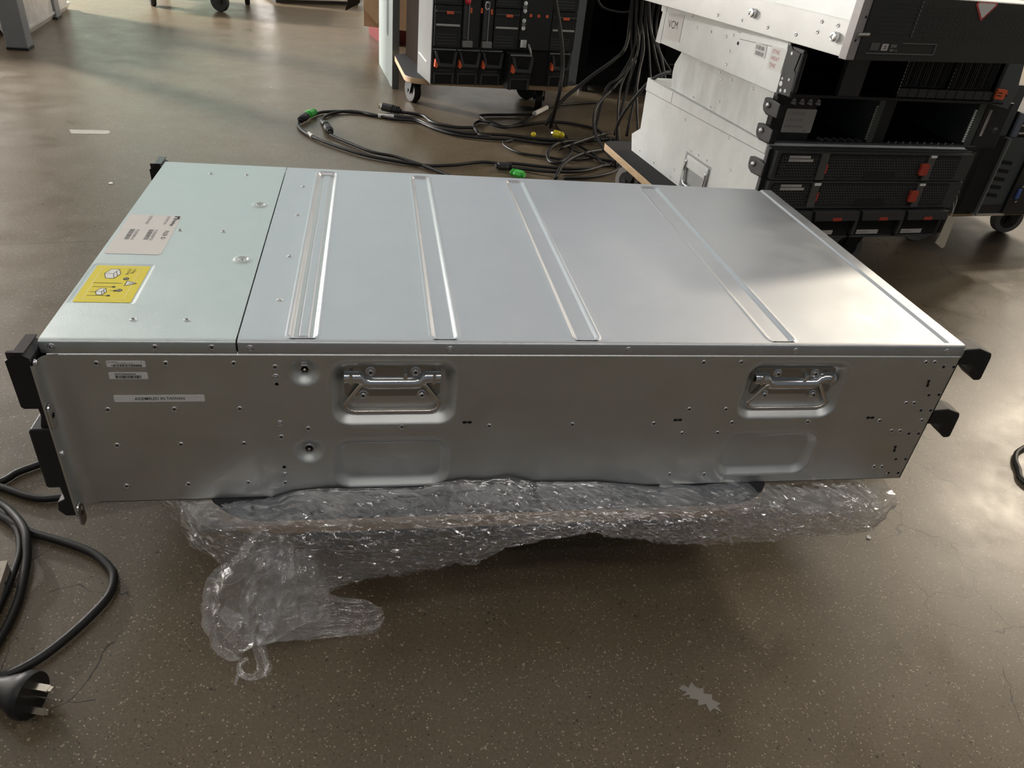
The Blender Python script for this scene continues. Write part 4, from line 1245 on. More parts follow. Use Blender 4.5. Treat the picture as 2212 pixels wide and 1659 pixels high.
b = MB(); b.prism([(.2550, .0650), (.2750, .0840), (.2740, .0862), (.2360, .0862), (.2340, .0830)], 'y', -.0052, -.0047); b.build('label_face', PAPER_PINK, wt)
b = MB(); b.tube([(-.012, .30, .004), (-.011, .297, .006)], .001, 6); b.bm.free()

# paper tag on a thread hanging from the bottom server's right ear
def S1W(u, v, z):
    a = radians(7.1); return Vector((.952 + u * math.cos(a) - v * math.sin(a), .672 + u * math.sin(a) + v * math.cos(a), .1202 + z))
tg = thing('hanging_tag', 'beige paper tag hanging on a thread below the bottom server', 'tag', S1W(.446, -.012, .055))
o0 = S1W(.446, -.012, .055)
def rel(u, v, z): return S1W(u, v, z) - o0
b = MB()
P = [rel(.4375, -.016, .050), rel(.4575, -.016, .044), rel(.4610, -.018, -.017), rel(.4550, -.018, -.020), rel(.4330, -.018, -.008), rel(.4360, -.018, .006)]
nrm = Vector((.0006, -.0012, 0))
A = [b.bm.verts.new(p) for p in P]; B = [b.bm.verts.new(p + nrm) for p in P]
b.face(A); b.face(B[::-1])
for i in range(len(P)): b.face([A[i], A[(i + 1) % 6], B[(i + 1) % 6], B[i]])
b.build('tag_card', mat('manila_tag', (.52, .47, .37), .75), tg)
b = MB(); b.tube(catmull([rel(.4400, -.003, .098), rel(.4420, -.010, .080), rel(.4460, -.014, .062), rel(.4465, -.016, .047)], 5), .0005, 6); b.tube(catmull([rel(.4500, -.003, .090), rel(.4510, -.010, .075), rel(.4475, -.016, .047)], 5), .0005, 6)
b.build('thread', PAPER_GREY, tg)

# --- small tower at the right edge
tw = thing('computer_tower', 'black computer tower with five empty expansion slots at the right edge', 'computer', (1.581, .854, .1202), 8.0)
b = MB()
b.prism([(-.050, .0), (.165, .0), (.165, .172), (-.050, .172)], 'y', .010, .34)
b.build('case', DARK_METAL, tw, bevel=.001)
b = MB(); b.box(-.052, .0, .010, -.004, .0105, .170); b.build('dark_bay', HOLE, tw)
b = MB(); b.box(-.0030, -.006, .001, .0010, .012, .172); b.build('bright_edge', mat('edge_grey', (.22, .23, .23), .4, .3), tw)
b = MB(); b.box(.001, .002, .024, .074, .0105, .172); sl = b.build('slot_panel', mat('slot_panel_grey', (.055, .066, .068), .45), tw)
for k in range(5):
    z = .0445 + k * .0180
    b = MB(); b.prism([(.008, z + .0085), (.0425, z + .0045), (.0425, z - .0030), (.008, z + .0005)], 'y', .0010, .0022); b.build('expansion_slot', HOLE, sl)
b = MB(); b.box(.001, -.004, .0, .085, .0105, .006); b.build('bottom_rail', CHROME, tw, bevel=.0005)
b = MB(); b.box(.001, -.001, .006, .072, .0105, .024); b.build('lower_vent', BLACK, tw)
b = MB(); b.box(.075, -.004, .002, .160, .0105, .172); pn = b.build('port_panel', BLACK, tw, bevel=.0006)
b = MB(); b.prism([(.0910, .0400), (.0985, .0415), (.0970, .0640), (.0895, .0625)], 'y', -.0085, -.0035); vg = b.build('video_port', BLUE, pn, bevel=.0006); vg['label'] = 'blue video connector'
for z in (.0345, .0690):
    b = MB(); b.cyl((.0950, -.0085, z), (.0950, -.0035, z), .0026, 8); b.build('jack_screw', CHROME, pn)
b = MB(); b.box(-.049, .010, .1725, .0, .34, .275); b.build('side_column', mat('dark_graphite_steel', (.050, .056, .060), .5), tw, bevel=.001)
up = thing('drive_box', 'grey box with silver bars lying on the small black tower', 'box', (1.585, .860, .2930), 8)
b = MB(); b.box(.004, .004, 0, .16, .25, .050); b.build('body', DARK_METAL, up, bevel=.001)
for z in (.006, .022, .040):
    b = MB(); b.box(.020, -.001, z, .155, .0045, z + .004); b.build('bar', CHROME, up, bevel=.0005)
b = MB(); b.box(.004, -.001, .0, .019, .0045, .049); b.build('end_plate', mat('slate_plate', (.12, .14, .18), .4), up)

# ---------------------------------------------------------------- blade chassis in the middle
mc = thing('blade_chassis', 'tall black blade chassis with orange latches and four lower power supplies', 'server', (.4276, 1.7792, .1204), 12)
MH = .44
b = MB(); b.box(.030, .156, 0, .430, .42, MH - .02); b.build('rear_body', mat('dark_brown_rear_housing', (.030, .022, .017), .95, 0, .1, 12, spec=.05), mc)
b = MB(); b.box(0, .004, 0, .447, .155, MH); b.build('chassis', mat('brushed_pale_steel', (.29, .30, .295), .42, .3, .08, 10), mc, bevel=.001)
b = MB(); b.box(-.0004, .0, .001, .449, .0042, MH); b.build('front_frame', DARK_METAL, mc)
b = MB(); b.box(-.0022, -.002, 0, .0008, .004, MH); b.build('edge_strip', MID_GREY, mc, bevel=.0005)
b = MB(); b.prism([(.135, .064), (.140, .060), (.050, .050), (.045, .054)], 'x', -.0016, .0002); b.build('bright_scrape', WHITE, mc)
slots = [(.003, .083), (.183, .262), (.366, .447)]
def blade_front(x0, x1, z0, z1, bar):
    b = MB(); b.prism(rounded(x0, z0, x1, z1, .003, 3), 'y', -.010, .0); m_ = b.build('blade_module', DARK_METAL, mc, bevel=.0008)
    b = MB(); b.box(x0 + .002, -.015, z1 - .0175, x1 - .002, -.010, z1 - .0125); b.build('upper_lip', GREY_PLASTIC, m_, bevel=.001)
    b = MB(); b.box(x0 + .033, -.0165, z1 - .021, x0 + .054, -.0115, z1 - .0135); b.build('release_tab', ORANGE, m_, bevel=.0008)
    b = MB(); b.box(x0 + .004, -.0135, z0 + .055, x1 - .005, -.0095, z0 + .0605); b.build('pull_bar', mat('silver_paint', (.46, .47, .46), .4, .3), m_, bevel=.001)
    b = MB()
    for k in range(4): b.box(x0 + .005, -.0108, z0 + .008 + k * .008, x1 - .014, -.0099, z0 + .0105 + k * .008)
    b.build('vent_line', GREY_PLASTIC, m_)
for x0, x1 in slots:
    blade_front(x0, x1, .106, .214, 1); blade_front(x0, x1, .216, .324, 1); blade_front(x0, x1, .326, .434, 1)
def handle_column(x0, w, wide):
    b = MB(); b.box(x0, -.010, .106, x0 + w, .0, .330); c = b.build('switch_module', DARK_METAL, mc, bevel=.0008)
    b = MB(); b.box(x0 + .002, -.014, .128, x0 + .013, -.010, .232); b.build('rail_insert', GREY_PLASTIC, c)
    b = MB(); b.box(x0 + .015, -.016, .122, x0 + .019, -.010, .232); b.build('silver_rod', MID_GREY, c)
    b = MB(); b.box(x0 + .001, -.022, .1085, x0 + .031, -.008, .1255); b.build('pull_tab', mat('tab_grey', (.20, .205, .205), .4), c, bevel=.0015)
    return c
c1 = handle_column(.0855, .052, 1)
c2 = handle_column(.1455, .034, 1)
b = MB(); b.lathe([(.0085, 0), (.0080, .006), (.0050, .010), (0, .011)], 18, frame((.0965, -.014, .2285), (1, 0, 0), (0, 0, 1))); k = b.build('red_knob', mat('bright_red_plastic', (.70, .03, .05), .4), c1, smooth=True, angle=50)
for x, z, c in ((.109, .206, c1), (.141, .207, c1), (.1715, .205, c2)):
    b = MB(); b.box(x - .003, -.013, z - .008, x + .003, -.0095, z + .006); b.build('release_tab', ORANGE, c, bevel=.0008)
b = MB()
M = frame((.1565, -.0135, .2195), (1, 0, 0), (0, 0, 1))
b.tube([M @ Vector((.0062 * math.cos(a * .3927), .0098 * math.sin(a * .3927), 0)) for a in range(17)], .0022, 8); b.build('ring_pull', CHROME, c2, smooth=True)
b = MB(); b.box(.264, -.010, .106, .364, .0, .330); pt = b.build('port_module', DARK_METAL, mc, bevel=.0008)
for z in (.232, .222, .212, .186, .176, .166):
    b = MB(); b.cyl((.274, -.014, z), (.274, -.010, z), .0062, 12); b.build('port', MID_GREY if z in (.222, .176) else CHROME, pt)
b = MB(); b.box(.266, -.020, .112, .287, -.010, .136); b.build('latch_block', CHROME, pt, bevel=.002)
for x in (.2945, .3200, .3470):
    b = MB(); b.box(x - .004, -.013, .196, x + .004, -.0095, .204); b.build('release_tab', ORANGE, pt, bevel=.0008)
b = MB(); b.tube([(.292, -.022, .124), (.298, -.030, .104), (.304, -.034, .066)], .0034, 8); b.build('hanging_lever', mat('dull_silver', (.30, .31, .31), .4, .5), pt, smooth=True)
def supply(x0, out):
    b = MB(); b.box(x0, -out, .001, x0 + .070, .0, .100); s = b.build('power_supply', DARK_METAL, mc, bevel=.0015)
    y = -out
    b = MB()
    b.prism([(x0 + .004, .094), (x0 + .010, .094), (x0 + .020, .062), (x0 + .058, .060), (x0 + .064, .094), (x0 + .070, .094), (x0 + .066, .052), (x0 + .014, .053)], 'y', y - .014, y)
    b.build('handle', GREY_PLASTIC, s, bevel=.001)
    b = MB(); b.box(x0 + .010, y - .001, .060, x0 + .064, y + .0, .096); b.build('handle_well', HOLE, s)
    b = MB(); b.box(x0, y - .004, .096, x0 + .070, y, .100); b.build('top_lip', MID_GREY, s, bevel=.0008)
    b = MB(); b.prism([(x0 + .003, .052), (x0 + .010, .049), (x0 + .013, .058), (x0 + .005, .074)], 'y', y - .017, y - .002); b.build('release_tab', ORANGE, s, bevel=.001)
    b = MB()
    b.box(x0 + .006, y - .004, .030, x0 + .062, y, .034); b.box(x0 + .012, y - .002, .040, x0 + .058, y, .043); b.box(x0 + .004, y - .005, .001, x0 + .008, y, .034); b.box(x0 + .060, y - .005, .001, x0 + .064, y, .034)
    b.build('socket_frame', GREY_PLASTIC, s)
    b = MB(); b.box(x0 + .012, y - .0012, .005, x0 + .056, y - .0004, .027); b.build('socket', HOLE, s)
supply(.002, .004); supply(.075, .004); supply(.148, .004); supply(.224, .055); 
b = MB(); b.box(.298, -.002, .004, .368, .0002, .104); b.build('empty_bay', HOLE, mc)
supply(.372, .006)

# pale panel standing beside the blade chassis
lp = thing('loose_panel', 'pale grey door panel with slot handle standing left of the blade chassis', 'panel', (.3440, 2.232, 0), 6)
b = MB(); b.prism(rounded(0, 0, .40, 1.05, .012, 4), 'x', -.020, 0); b.build('panel', SAGE, lp, bevel=.002)
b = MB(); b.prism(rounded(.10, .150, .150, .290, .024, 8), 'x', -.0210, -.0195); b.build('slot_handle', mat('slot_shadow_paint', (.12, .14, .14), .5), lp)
b = MB(); b.box(-.019, -.004, .0, .004, .0, 1.05); b.build('edge_channel', mat('edge_channel_grey', (.15, .16, .16), .5), lp)

# ---------------------------------------------------------------- dark rack cabinet behind the cables
def rack(label, x, y, units):
    rk = thing('rack_cabinet', label, 'cabinet', (x, y, 0), 6, 'black rack cabinets')
    for nm, q in (('base', (0, 0, .03, .75, .7, .09)), ('side_panel', (.0, .0, .09, .03, .7, 1.0)), ('side_panel', (.72, .0, .09, .75, .7, 1.0)), ('back_panel', (.03, .66, .09, .72, .7, 1.0)), ('top_panel', (0, 0, 1.0, .75, .7, 1.03))):
        b = MB(); b.box(*q); b.build(nm, CABINET, rk, bevel=.002)
    for ux in (.30, .345):
        b = MB(); b.box(ux, -.01, .09, ux + .018, .012, 1.0); b.build('upright', CABINET, rk, bevel=.001)
    for z in units:
        b = MB(); b.box(.37, .005, z, .72, .60, z + .075); u = b.build('rack_unit', CABINET, rk, bevel=.001)
        b = MB(); b.box(.375, .0, z + .003, .70, .006, z + .008); b.build('rail_edge', GREY_PLASTIC, u)
    for fx, fy in ((.05, .05), (.70, .05), (.05, .62), (.70, .62)):
        b = MB(); b.cyl((fx, fy, 0), (fx, fy, .03), .02, 12); b.build('foot', BLACK, rk)
CABINET = mat('matt_black_cabinet', (.0060, .0068, .0072), .9, spec=.15)
rack('open black rack cabinet in the dark behind the hanging cables', 1.02, 2.36, (.115, .215, .315, .42))
rack('second black rack cabinet added behind the silver sided servers to block window light', 1.80, 2.44, (.115, .215, .315, .42))  # extra cabinet, out of sight, keeps window light off the floor ahead

# ---------------------------------------------------------------- cables lying and hanging in the background
def cable(label, pts, r=.0040, name='cable', sub=6, group=None, mt=None, z_lift=0.0):
    b = MB(); b.tube(catmull([(p[0], p[1], max(p[2], r) + z_lift) for p in pts], sub), r, 8)
    o = b.build(name, mt or CABLE, None, smooth=True)
    return tag(o, label, 'cable', group)
HEAP = 'black cables lying behind the silver enclosure'
k1 = [(0.065, 1.763, 0.010), (0.081, 1.793, 0.006), (0.111, 1.837, 0.006), (0.177, 1.858, 0.006), (0.224, 1.853, 0.006), (0.265, 1.83, 0.006), (0.351, 1.829, 0.006), (0.393, 1.817, 0.006), (0.428, 1.762, 0.006), (0.461, 1.729, 0.006), (0.533, 1.695, 0.006), (0.596, 1.698, 0.006), (0.66, 1.701, 0.006), (0.768, 1.678, 0.006), (0.892, 1.692, 0.006), (0.974, 1.718, 0.006), (1.025, 1.732, 0.006)]
k2 = [(0.057, 1.736, 0.010), (0.048, 1.69, 0.006), (0.063, 1.632, 0.006), (0.095, 1.575, 0.006), (0.145, 1.516, 0.006), (0.229, 1.441, 0.006), (0.31, 1.4, 0.006), (0.364, 1.382, 0.006), (0.404, 1.373, 0.006), (0.473, 1.391, 0.006), (0.548, 1.426, 0.006), (0.604, 1.419, 0.006), (0.633, 1.428, 0.006), (0.717, 1.413, 0.006), (0.803, 1.407, 0.006), (0.903, 1.45, 0.006), (0.964, 1.493, 0.006)]
k3 = [(0.128, 1.672, 0.010), (0.111, 1.738, 0.006), (0.118, 1.786, 0.006), (0.143, 1.834, 0.006), (0.192, 1.867, 0.006), (0.251, 1.848, 0.006), (0.321, 1.806, 0.006), (0.39, 1.795, 0.006), (0.442, 1.725, 0.006), (0.5, 1.674, 0.006), (0.574, 1.655, 0.006), (0.672, 1.655, 0.006), (0.767, 1.635, 0.006), (0.889, 1.667, 0.006)]
k3b = [(0.142, 1.604, 0.010), (0.150, 1.590, 0.006), (0.186, 1.545, 0.006), (0.256, 1.466, 0.006), (0.311, 1.439, 0.006), (0.351, 1.407, 0.006), (0.389, 1.371, 0.006), (0.44, 1.312, 0.006), (0.48, 1.262, 0.006)]
k4 = [(0.330, 1.888, 0.008), (0.386, 1.88, 0.006), (0.417, 1.86, 0.006), (0.44, 1.796, 0.006), (0.506, 1.754, 0.006), (0.565, 1.756, 0.006), (0.569, 1.692, 0.006), (0.604, 1.67, 0.006)]
k5 = [(0.848, 2.044, 0.008), (0.856, 2.083, 0.006), (0.975, 2.158, 0.006), (1.074, 2.204, 0.006)]
k5c = [(0.785, 1.945, 0.008), (0.715, 1.835, 0.006), (0.664, 1.787, 0.006), (0.624, 1.815, 0.006), (0.607, 1.876, 0.006), (0.607, 1.915, 0.006), (0.714, 1.946, 0.006), (0.782, 1.956, 0.010)]
k6 = [(0.571, 1.702, 0.006), (0.565, 1.781, 0.006), (0.589, 1.839, 0.006), (0.624, 1.815, 0.012), (0.665, 1.792, 0.006), (0.748, 1.842, 0.006), (0.835, 1.888, 0.006), (0.911, 1.877, 0.006), (0.975, 1.82, 0.006), (0.986, 1.705, 0.006)]
k7 = [(0.669, 1.654, 0.006), (0.636, 1.62, 0.006), (0.639, 1.576, 0.006), (0.671, 1.525, 0.006), (0.735, 1.506, 0.006), (0.798, 1.487, 0.006), (0.879, 1.513, 0.006)]
k9 = [(0.84, 1.612, 0.008), (0.817, 1.528, 0.012), (0.776, 1.455, 0.010), (0.745, 1.458, 0.006), (0.748, 1.521, 0.010), (0.788, 1.603, 0.014), (0.856, 1.652, 0.014), (0.938, 1.686, 0.010)]
k10 = [(0.73, 1.321, 0.006), (0.768, 1.413, 0.012), (0.819, 1.49, 0.014), (0.884, 1.561, 0.010), (0.972, 1.622, 0.006)]
k11 = [(0.754, 1.324, 0.006), (0.83, 1.342, 0.006), (0.911, 1.399, 0.006), (0.953, 1.47, 0.006)]
k12 = [(0.600, 1.392, 0.008), (0.640, 1.385, 0.006), (0.667, 1.383, 0.006), (0.726, 1.361, 0.010), (0.822, 1.386, 0.008), (0.925, 1.478, 0.006)]
k13 = [(0.79, 1.558, 0.014), (0.882, 1.638, 0.022), (0.988, 1.735, 0.024)]
k14 = [(0.804, 1.642, 0.010), (0.821, 1.608, 0.012), (0.835, 1.557, 0.014), (0.89, 1.502, 0.010), (0.954, 1.483, 0.006)]
k15 = [(0.856, 1.652, 0.010), (0.873, 1.599, 0.008), (0.891, 1.532, 0.010), (0.897, 1.474, 0.008), (0.949, 1.441, 0.006)]
k16 = [(0.842, 1.862, 0.006), (0.838, 1.797, 0.006), (0.847, 1.708, 0.008)]
for lab, pts, r in (('black power cable leaving the green connector and running to the right', k1, .0048), ('black cable curving from the leftmost socket along the front of the heap', k2, .0046),
                    ('black cable looping up from the inline socket into the heap', k3, .0044), ('black cable running from the inline socket down behind the silver enclosure', k3b, .0046),
                    ('black cable leaving the angled plug at the rear left of the heap', k4, .0050), ('black cable running from the white label sleeve to the dark cabinet', k5, .0044),
                    ('black cable in a flat loop left of the white label sleeve', k5c, .0044), ('black cable arching behind the yellow connector', k6, .0046),
                    ('short grey black cable bow in front of the yellow connector', k7, .0040), ('curled black cable loop in the middle of the heap', k9, .0050),
                    ('black cable crossing the heap diagonally from the front', k10, .0056), ('black cable along the very front right of the heap', k11, .0044),
                    ('black cable leaving the connector beside the green plug', k12, .0044), ('straight black cable lying across the top of the heap', k13, .0050),
                    ('bent grey black cable right of the curled loop', k14, .0044), ('black cable bending towards the dolly corner', k15, .0042), ('short pale cable bow right of the yellow connector', k16, .0038)):
    cable(lab, pts, r, group=HEAP)
h1 = [(0.751, 1.70, 0.401), (0.761, 1.70, 0.368), (0.777, 1.70, 0.321), (0.79, 1.69, 0.265), (0.798, 1.68, 0.207), (0.792, 1.66, 0.147), (0.800, 1.72, 0.081), (0.812, 1.80, 0.012)]
h2 = [(0.80, 1.82, 0.012), (0.852, 1.85, 0.083), (0.945, 1.9, 0.149), (1.028, 1.95, 0.196), (1.078, 2.0, 0.233), (1.092, 2.05, 0.32), (1.084, 2.05, 0.46)]
h3 = [(1.082, 2.0, 0.46), (1.096, 2.0, 0.318), (1.097, 1.97, 0.226), (1.044, 1.9, 0.158), (0.989, 1.85, 0.125), (0.943, 1.75, 0.012)]
h4 = [(1.097, 2.0, 0.46), (1.115, 2.0, 0.292), (1.103, 1.95, 0.216), (1.06, 1.85, 0.163), (1.011, 1.75, 0.012)]
h5 = [(1.109, 2.0, 0.46), (1.121, 1.97, 0.283), (1.105, 1.9, 0.169), (1.05, 1.75, 0.012)]
h6 = [(1.067, 2.0, 0.46), (1.086, 2.0, 0.289), (1.088, 1.95, 0.187), (1.012, 1.85, 0.132), (0.95, 1.75, 0.116), (0.913, 1.68, 0.09), (0.90, 1.58, 0.05), (0.93, 1.46, 0.012)]
h7 = [(0.905, 1.10, 0.325), (0.90, 1.13, 0.318), (0.892, 1.2, 0.283), (0.881, 1.28, 0.211), (0.884, 1.35, 0.147), (0.897, 1.38, 0.101), (0.92, 1.42, 0.012)]
h8 = [(1.095, 1.95, 0.46), (1.115, 1.9, 0.307), (1.136, 1.8, 0.233), (1.150, 1.68, 0.10), (1.16, 1.60, .012)]
h9 = [(0.964, 2.1, 0.42), (0.995, 2.1, 0.34), (1.055, 2.1, 0.321), (1.109, 2.1, 0.329), (1.13, 2.2, .36)]
for lab, pts, r in (('thick black cable hanging in front of the blade chassis', h1, .0064), ('black cable slanting from the floor up to the cabinet', h2, .0058), ('black hanging cable nearest to the slanting cable', h3, .0050),
                    ('black cable hanging straight down in the middle of the bundle', h4, .0050), ('black cable hanging at the right of the bundle', h5, .0050), ('long black cable dropping from the cabinet to the dolly corner', h6, .0046),
                    ('black cable arching from the server stack down to the dolly corner', h7, .0042), ('black cable hanging behind the server with the white note', h8, .0044), ('thin black cable sagging high across the dark cabinet', h9, .0034)):
    cable(lab, pts, r, name='hanging_cable', group='cables hanging beside the rack cabinet')
rnd = random.Random(11)
for i, lab in enumerate(('outermost left of the thin cables in the dark bundle', 'thin cable bowing left low in the dark bundle', 'thin cable dropping at the centre of the dark bundle', 'thin cable swinging right in the dark bundle', 'thin cable closest to the stacked servers in the dark bundle')):
    x = 1.075 + i * .018
    cable(lab, [(x, 1.99 - i * .02, .46), (x + .012, 1.98, .33), (x + .02, 1.92, .24), (x - .05 + i * .035, 1.82, .12 + rnd.random() * .03), (x - .08 + i * .05, 1.70 - rnd.random() * .1, .02), (x - .05 + i * .05, 1.60, .008)], .0036 + .0006 * (i % 2), name='hanging_cable', group='cables hanging beside the rack cabinet')

def connector(name, label, a, c, r, mt, cat='connector', squash=.8, parts=None):
    """a moulded plug body between two points with a tapering strain relief"""
    a = Vector(a); c = Vector(c); d = c - a
    t = thing(name, label, cat, (a.x, a.y, 0))
    a0 = Vector((0, 0, a.z))
    b = MB(); b.tube([a0 + d * k for k in (0, .05, .55, .62, .80, 1)], [r * .86, r, r, r * .78, r * .6, r * .45], 8, squash=squash); b.build('body', mt, t, bevel=.0008)
    b = MB(); b.tube([a0 - d * .16, a0 + d * .02], r * .62, 8, squash=squash); b.build('socket_nose', parts or BLACK_SOFT, t)
    for k in (.66, .76, .86):
        b = MB(); b.tube([a0 + d * (k - .02), a0 + d * (k + .02)], r * .72, 10); b.build('relief_ring', mt, t)
    return t
connector('power_socket', 'black socket plugged into the green connector at the far left of the cables', (.066, 1.755, .014), (.052, 1.705, .012), .013, BLACK_SOFT)
connector('green_connector', 'green connector at the far left of the cables', (.071, 1.768, .014), (.088, 1.812, .012), .014, GREEN, parts=GREEN)
connector('angled_plug', 'black angled plug lying at the rear left of the cable heap', (.288, 1.905, .016), (.345, 1.876, .014), .016, BLACK_SOFT, parts=BRASS)
connector('inline_socket', 'black inline socket between the two left cable loops', (.131, 1.655, .014), (.144, 1.600, .012), .012, BLACK_SOFT)
connector('inline_plug', 'grey collared plug above the inline socket', (.127, 1.678, .013), (.118, 1.715, .010), .010, GREY_PLASTIC)
connector('yellow_connector', 'yellow connector lying in the cable heap', (.800, 1.702, .020), (.832, 1.688, .018), .0135, YELLOW_PLUG, parts=CHROME)
b = MB(); b.lathe([(0, -.008), (.006, -.006), (.0085, 0), (.006, .006), (0, .008)], 14); o = b.build('yellow_ball', YELLOW_PLUG, None, smooth=True); o.location = (.742, 1.716, .0085); tag(o, 'small round yellow ball left of the yellow connector', 'ball')
connector('black_connector', 'black connector at the front of the heap beside the green plug', (.583, 1.372, .014), (.624, 1.380, .012), .0135, BLACK_SOFT)
connector('green_plug', 'green plug at the front of the cable heap', (.640, 1.312, .014), (.612, 1.334, .013), .0135, GREEN, parts=GREEN)
def sleeve(label, a, c, r):
    b = MB(); b.tube([a, c], r, 10); tag(b.build('label_sleeve', PAPER, None, smooth=True, angle=40), label, 'label')
sleeve('white label sleeve on the cable near the angled plug', (.274, 1.8295, .0065), (.322, 1.8300, .0065), .0062)
sleeve('white label sleeve on the cable near the green connector', (.0835, 1.600, .0065), (.0955, 1.574, .0065), .0060)
sleeve('white label sleeve standing up at the back of the cable heap', (.786, 1.945, .014), (.846, 2.040, .014), .0080)

# ---------------------------------------------------------------- power cords and plug in the left foreground
FC = 'thick black power cords at the left edge'
A = [(-0.30, 0.06, 0.0048), (-0.2, 0.14, 0.0048), (-0.16, 0.165, 0.0048), (-0.148, 0.181, 0.0048), (-0.129, 0.195, 0.0048), (-0.106, 0.209, 0.0048), (-.05, .235, .0048), (.03, .25, .0048)]
B = [(-0.32, 0.20, 0.0048), (-0.2, 0.172, 0.0048), (-0.157, 0.156, 0.0055), (-0.126, 0.141, 0.0048), (-0.107, 0.135, 0.0048), (-0.091, 0.136, 0.0048), (-0.06, 0.14, 0.0048), (.01, .16, .0048), (.06, .19, .0048)]
C_ = [(-0.33, 0.19, 0.0052), (-0.183, 0.151, 0.0052), (-0.146, 0.128, 0.0052), (-0.126, 0.109, 0.0080), (-0.105, 0.082, 0.0130), (-0.094, 0.06, 0.0140), (-0.086, 0.034, 0.0100), (-0.080, -0.005, 0.0052), (-0.078, -0.036, 0.0052), (-0.079, -0.055, 0.0052), (-0.083, -0.10, 0.0052)]
E_ = [(-0.33, 0.170, 0.0048), (-0.175, 0.132, 0.0048), (-0.143, 0.118, 0.0048), (-0.128, 0.101, 0.0048), (-0.1125, 0.083, 0.0050), (-0.101, 0.055, 0.0050), (-0.096, 0.02, 0.0048), (-0.093, -0.03, 0.0048)]
D_ = [(-0.33, 0.155, 0.0052), (-0.174, 0.128, 0.0052), (-0.139, 0.109, 0.0052), (-0.117, 0.093, 0.0052), (-0.098, 0.081, 0.0052), (-0.059, 0.064, 0.0052), (-0.028, 0.047, 0.0052), (-0.006, 0.025, 0.0052), (0.001, 0.009, 0.0052), (0.001, -0.013, 0.0052), (-0.012, -0.042, 0.0052), (-0.031, -0.071, 0.0052), (-0.047, -0.087, 0.0052), (-0.063, -0.096, 0.0052), (-0.090, -0.104, 0.0052), (-.14, -.10, .0052)]
for lab, pts, r in (('power cord passing behind the lower left end cap', A, .0042), ('power cord running under the lower left end cap', B, .0042), ('power cord bending down over the beige metal case', C_, .0042),
                    ('power cord hidden beside the bent one at the left edge', E_, .0036), ('power cord making the widest bow towards the plug', D_, .0043)):
    cable(lab, pts, r, name='thick_cable', group=FC, sub=10)
pl = thing('power_plug', 'black three pin power plug lying in the bottom left corner', 'plug', (-.0225, -.1285, 0))
ax = Vector((.94, -.30, .05)).normalized(); sd = Vector((0, 0, 1)) - ax * ax.z; sd.normalize(); sx = sd.cross(ax).normalized()
PM = Matrix(((sx.x, sd.x, ax.x, 0), (sx.y, sd.y, ax.y, 0), (sx.z, sd.z, ax.z, .0215), (0, 0, 0, 1)))
b = MB(); b.lathe([(.0085, -.052), (.0090, -.040), (.0120, -.026), (.0170, -.013), (.0198, -.008), (.0202, -.003), (.0195, 0), (0, 0)], 36, PM); b.lathe([(0, -.052), (.0085, -.052)], 36, PM)
b.build('body', BLACK, pl, smooth=True, angle=50)
b = MB(); b.tube([PM @ Vector((0, 0, -.050)), PM @ Vector((-.001, -.004, -.066)), PM @ Vector((-.003, -.012, -.095)), PM @ Vector((-.004, -.0165, -.15))], [.0062, .0055, .0043, .0042], 10); b.build('cord', CABLE, pl, smooth=True)
for px, py, rot in ((.003, .0095, 0), (-.0085, -.0055, 60), (.0060, -.0105, -60)):
    b = MB(); T = PM @ Matrix.Translation((px, py, 0)) @ Matrix.Rotation(radians(rot), 4, 'Z')
    b.box(-.0032, -.0008, -.001, .0032, .0008, .0155, T); b.box(-.0024, -.0007, .0155, .0024, .0007, .0185, T); b.build('pin', BRASS, pl, bevel=.0003)

# beige case at the left edge
bc = thing('metal_case', 'beige metal case under the cords at the left edge', 'case', (-.099, .028, 0), 8)
b = MB(); b.box(-.10, -.16, .0, .0, .0, .0190); b.build('body', BEIGE, bc, bevel=.0008)
b = MB(); b.box(-.10, -.16, .0190, .0006, .0006, .0205); b.build('lid', BEIGE, bc, bevel=.0005)
b = MB(); b.box(-.024, -.012, .0204, -.004, -.009, .0212); b.build('lid_tab', BEIGE, bc)
for y in (-.02, -.06, -.10):
    b = MB(); b.lathe([(.0018, 0), (0, .0003)], 10, frame((.0002, y, .010), (0, 1, 0), (0, 0, 1))); b.build('case_screw', CHROME, bc)

# cable bow at the right edge
cable('black cable bow cut by the right edge of the picture', [(1.33, .22, .004), (1.25, .196, .004), (1.205, .178, .004), (1.183, .158, .004), (1.172, .138, .004), (1.160, .118, .004), (1.165, .096, .004), (1.20, .062, .004), (1.28, .03, .004)], .0036, sub=10)

# ---------------------------------------------------------------- things at the top left
wb = thing('workbench', 'grey steel workbench standing on square legs in the upper left corner', 'workbench', (-.955, 2.45, 0), 4)
def leg(x, y, w):
    b = MB(); b.box(x - w / 2, y - w / 2, .006, x + w / 2, y + w / 2, .86); l = b.build('leg', GREY_STEEL, wb, bevel=.004)
    b = MB(); b.box(x - w / 2 - .001, y - w / 2 - .001, 0, x + w / 2 + .001, y + w / 2 + .001, .007); b.build('foot_cap', BLACK, l, bevel=.001)
leg(.015, .0, .066); leg(-.045, .62, .066); leg(-1.10, 0, .066); leg(-1.10, .62, .066)
b = MB(); b.box(-1.16, -.06, .86, .06, .68, .90); b.build('bench_top', WOOD, wb, bevel=.003)
pa = thing('wrapped_pallet', 'low white pallet load wrapped in film beneath the workbench', 'pallet', (-.980, 2.66, 0), 5)
b = MB(); b.box(-.62, .02, .028, -.005, .62, .30); b.build('wrapped_load', WRAP, pa, bevel=.006)
b = MB(); b.box(-.63, .0, .022, 0, .64, .030); b.build('deck', WRAP, pa)
for x in (-.05, -.32, -.60):
    b = MB(); b.prism([(x - .035, 0), (x + .035, 0), (x + .048, .024), (x - .048, .024)], 'y', .0, .64); b.build('runner', WRAP, pa)
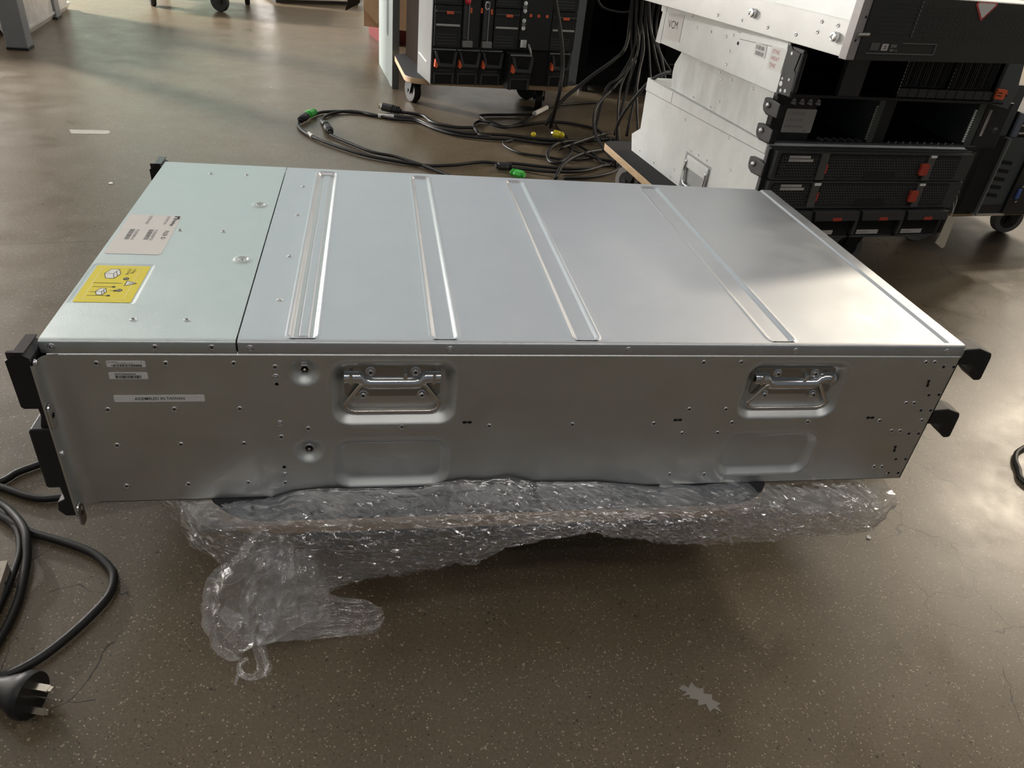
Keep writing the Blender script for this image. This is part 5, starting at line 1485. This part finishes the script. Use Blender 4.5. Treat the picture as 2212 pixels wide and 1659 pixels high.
tr = thing('trolley', 'flat trolley on black casters at the top edge left of centre', 'trolley', (-.80, 3.50, 0))
b = MB(); b.box(-.04, -.02, .135, .50, .42, .165); b.build('platform', GREY_STEEL, tr, bevel=.004)
for x, y, a in ((.045, .05, 20), (.36, .06, 70), (.43, .33, 10), (.03, .36, 40)):
    caster(tr, x, y, .135, a, BLACK_SOFT, .045)
cr = thing('white_crate', 'long white crate at the top edge behind the trolley', 'crate', (-.26, 3.97, 0), 22)
b = MB(); b.box(0, 0, .018, .50, .35, .30); b.build('body', WRAP, cr, bevel=.004)
b = MB(); b.box(.02, .02, 0, .48, .33, .02); b.build('plinth', GREY_PLASTIC, cr)
cb = thing('cardboard_box', 'open cardboard box with a flap hanging down at the top edge', 'box', (.235, 2.95, .078), -12)
b = MB(); b.box(-.02, .03, .0, .26, .30, .30); b.build('carton', CARDBOARD, cb)
b = MB()
def flap(pts, mt, name):
    bb = MB(); A_ = [bb.bm.verts.new(Vector(p)) for p in pts]; n = (Vector(pts[1]) - Vector(pts[0])).cross(Vector(pts[-1]) - Vector(pts[0])).normalized() * .004
    B2 = [bb.bm.verts.new(Vector(p) + n) for p in pts]; bb.face(A_); bb.face(B2[::-1])
    for i in range(len(pts)): bb.face([A_[i], A_[(i + 1) % len(pts)], B2[(i + 1) % len(pts)], B2[i]])
    bb.build(name, mt, cb)
flap([(-.010, -.02, .075), (.050, -.03, .022), (.088, -.02, .075), (.095, -.0, .22), (.0, .01, .22)], CARDBOARD, 'flap')
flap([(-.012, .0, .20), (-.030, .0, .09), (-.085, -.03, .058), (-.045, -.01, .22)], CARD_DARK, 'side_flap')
rcx = thing('red_crate', 'dark red crate standing under the cardboard box', 'crate', (.293, 3.05, 0), 14)
b = MB(); b.box(.0, .0, .006, .23, .22, .075); b.build('body', CRIMSON, rcx, bevel=.002)
b = MB(); b.box(.004, .004, 0, .226, .216, .006); b.build('base', CRIMSON, rcx)
b = MB(); b.box(-.001, -.001, .066, .231, .221, .0765); b.build('rim', CRIMSON, rcx, bevel=.001)
b = MB(); b.prism([(-.508, 1.540), (-.417, 1.550), (-.408, 1.532), (-.412, 1.518), (-.492, 1.506), (-.500, 1.522)], 'z', 0, .0005)
tag(b.build('tape_strip', mat('worn_white_tape', (.40, .375, .34), .4, 0, .15, 60), None), 'worn white strip of tape stuck on the floor at left', 'tape')
rnd = random.Random(8)
for lab, x, y, s in (('tiny white paper scrap on the floor at the bottom right', .520, -.235, .0032), ('white crumb on the floor behind the left end of the silver enclosure', -.308, 1.16, .0060), ('pale stone chip on the floor beside the lower right corner of the silver enclosure', .863, .024, .0032)):
    b = MB(); n = 7
    b.prism([(x + s * (0.7 + .5 * rnd.random()) * math.cos(2 * math.pi * k / n), y + s * (0.6 + .5 * rnd.random()) * math.sin(2 * math.pi * k / n)) for k in range(n)], 'z', 0, .0014)
    tag(b.build('paper_scrap', PAPER, None), lab, 'scrap', 'small pale scraps on the floor')
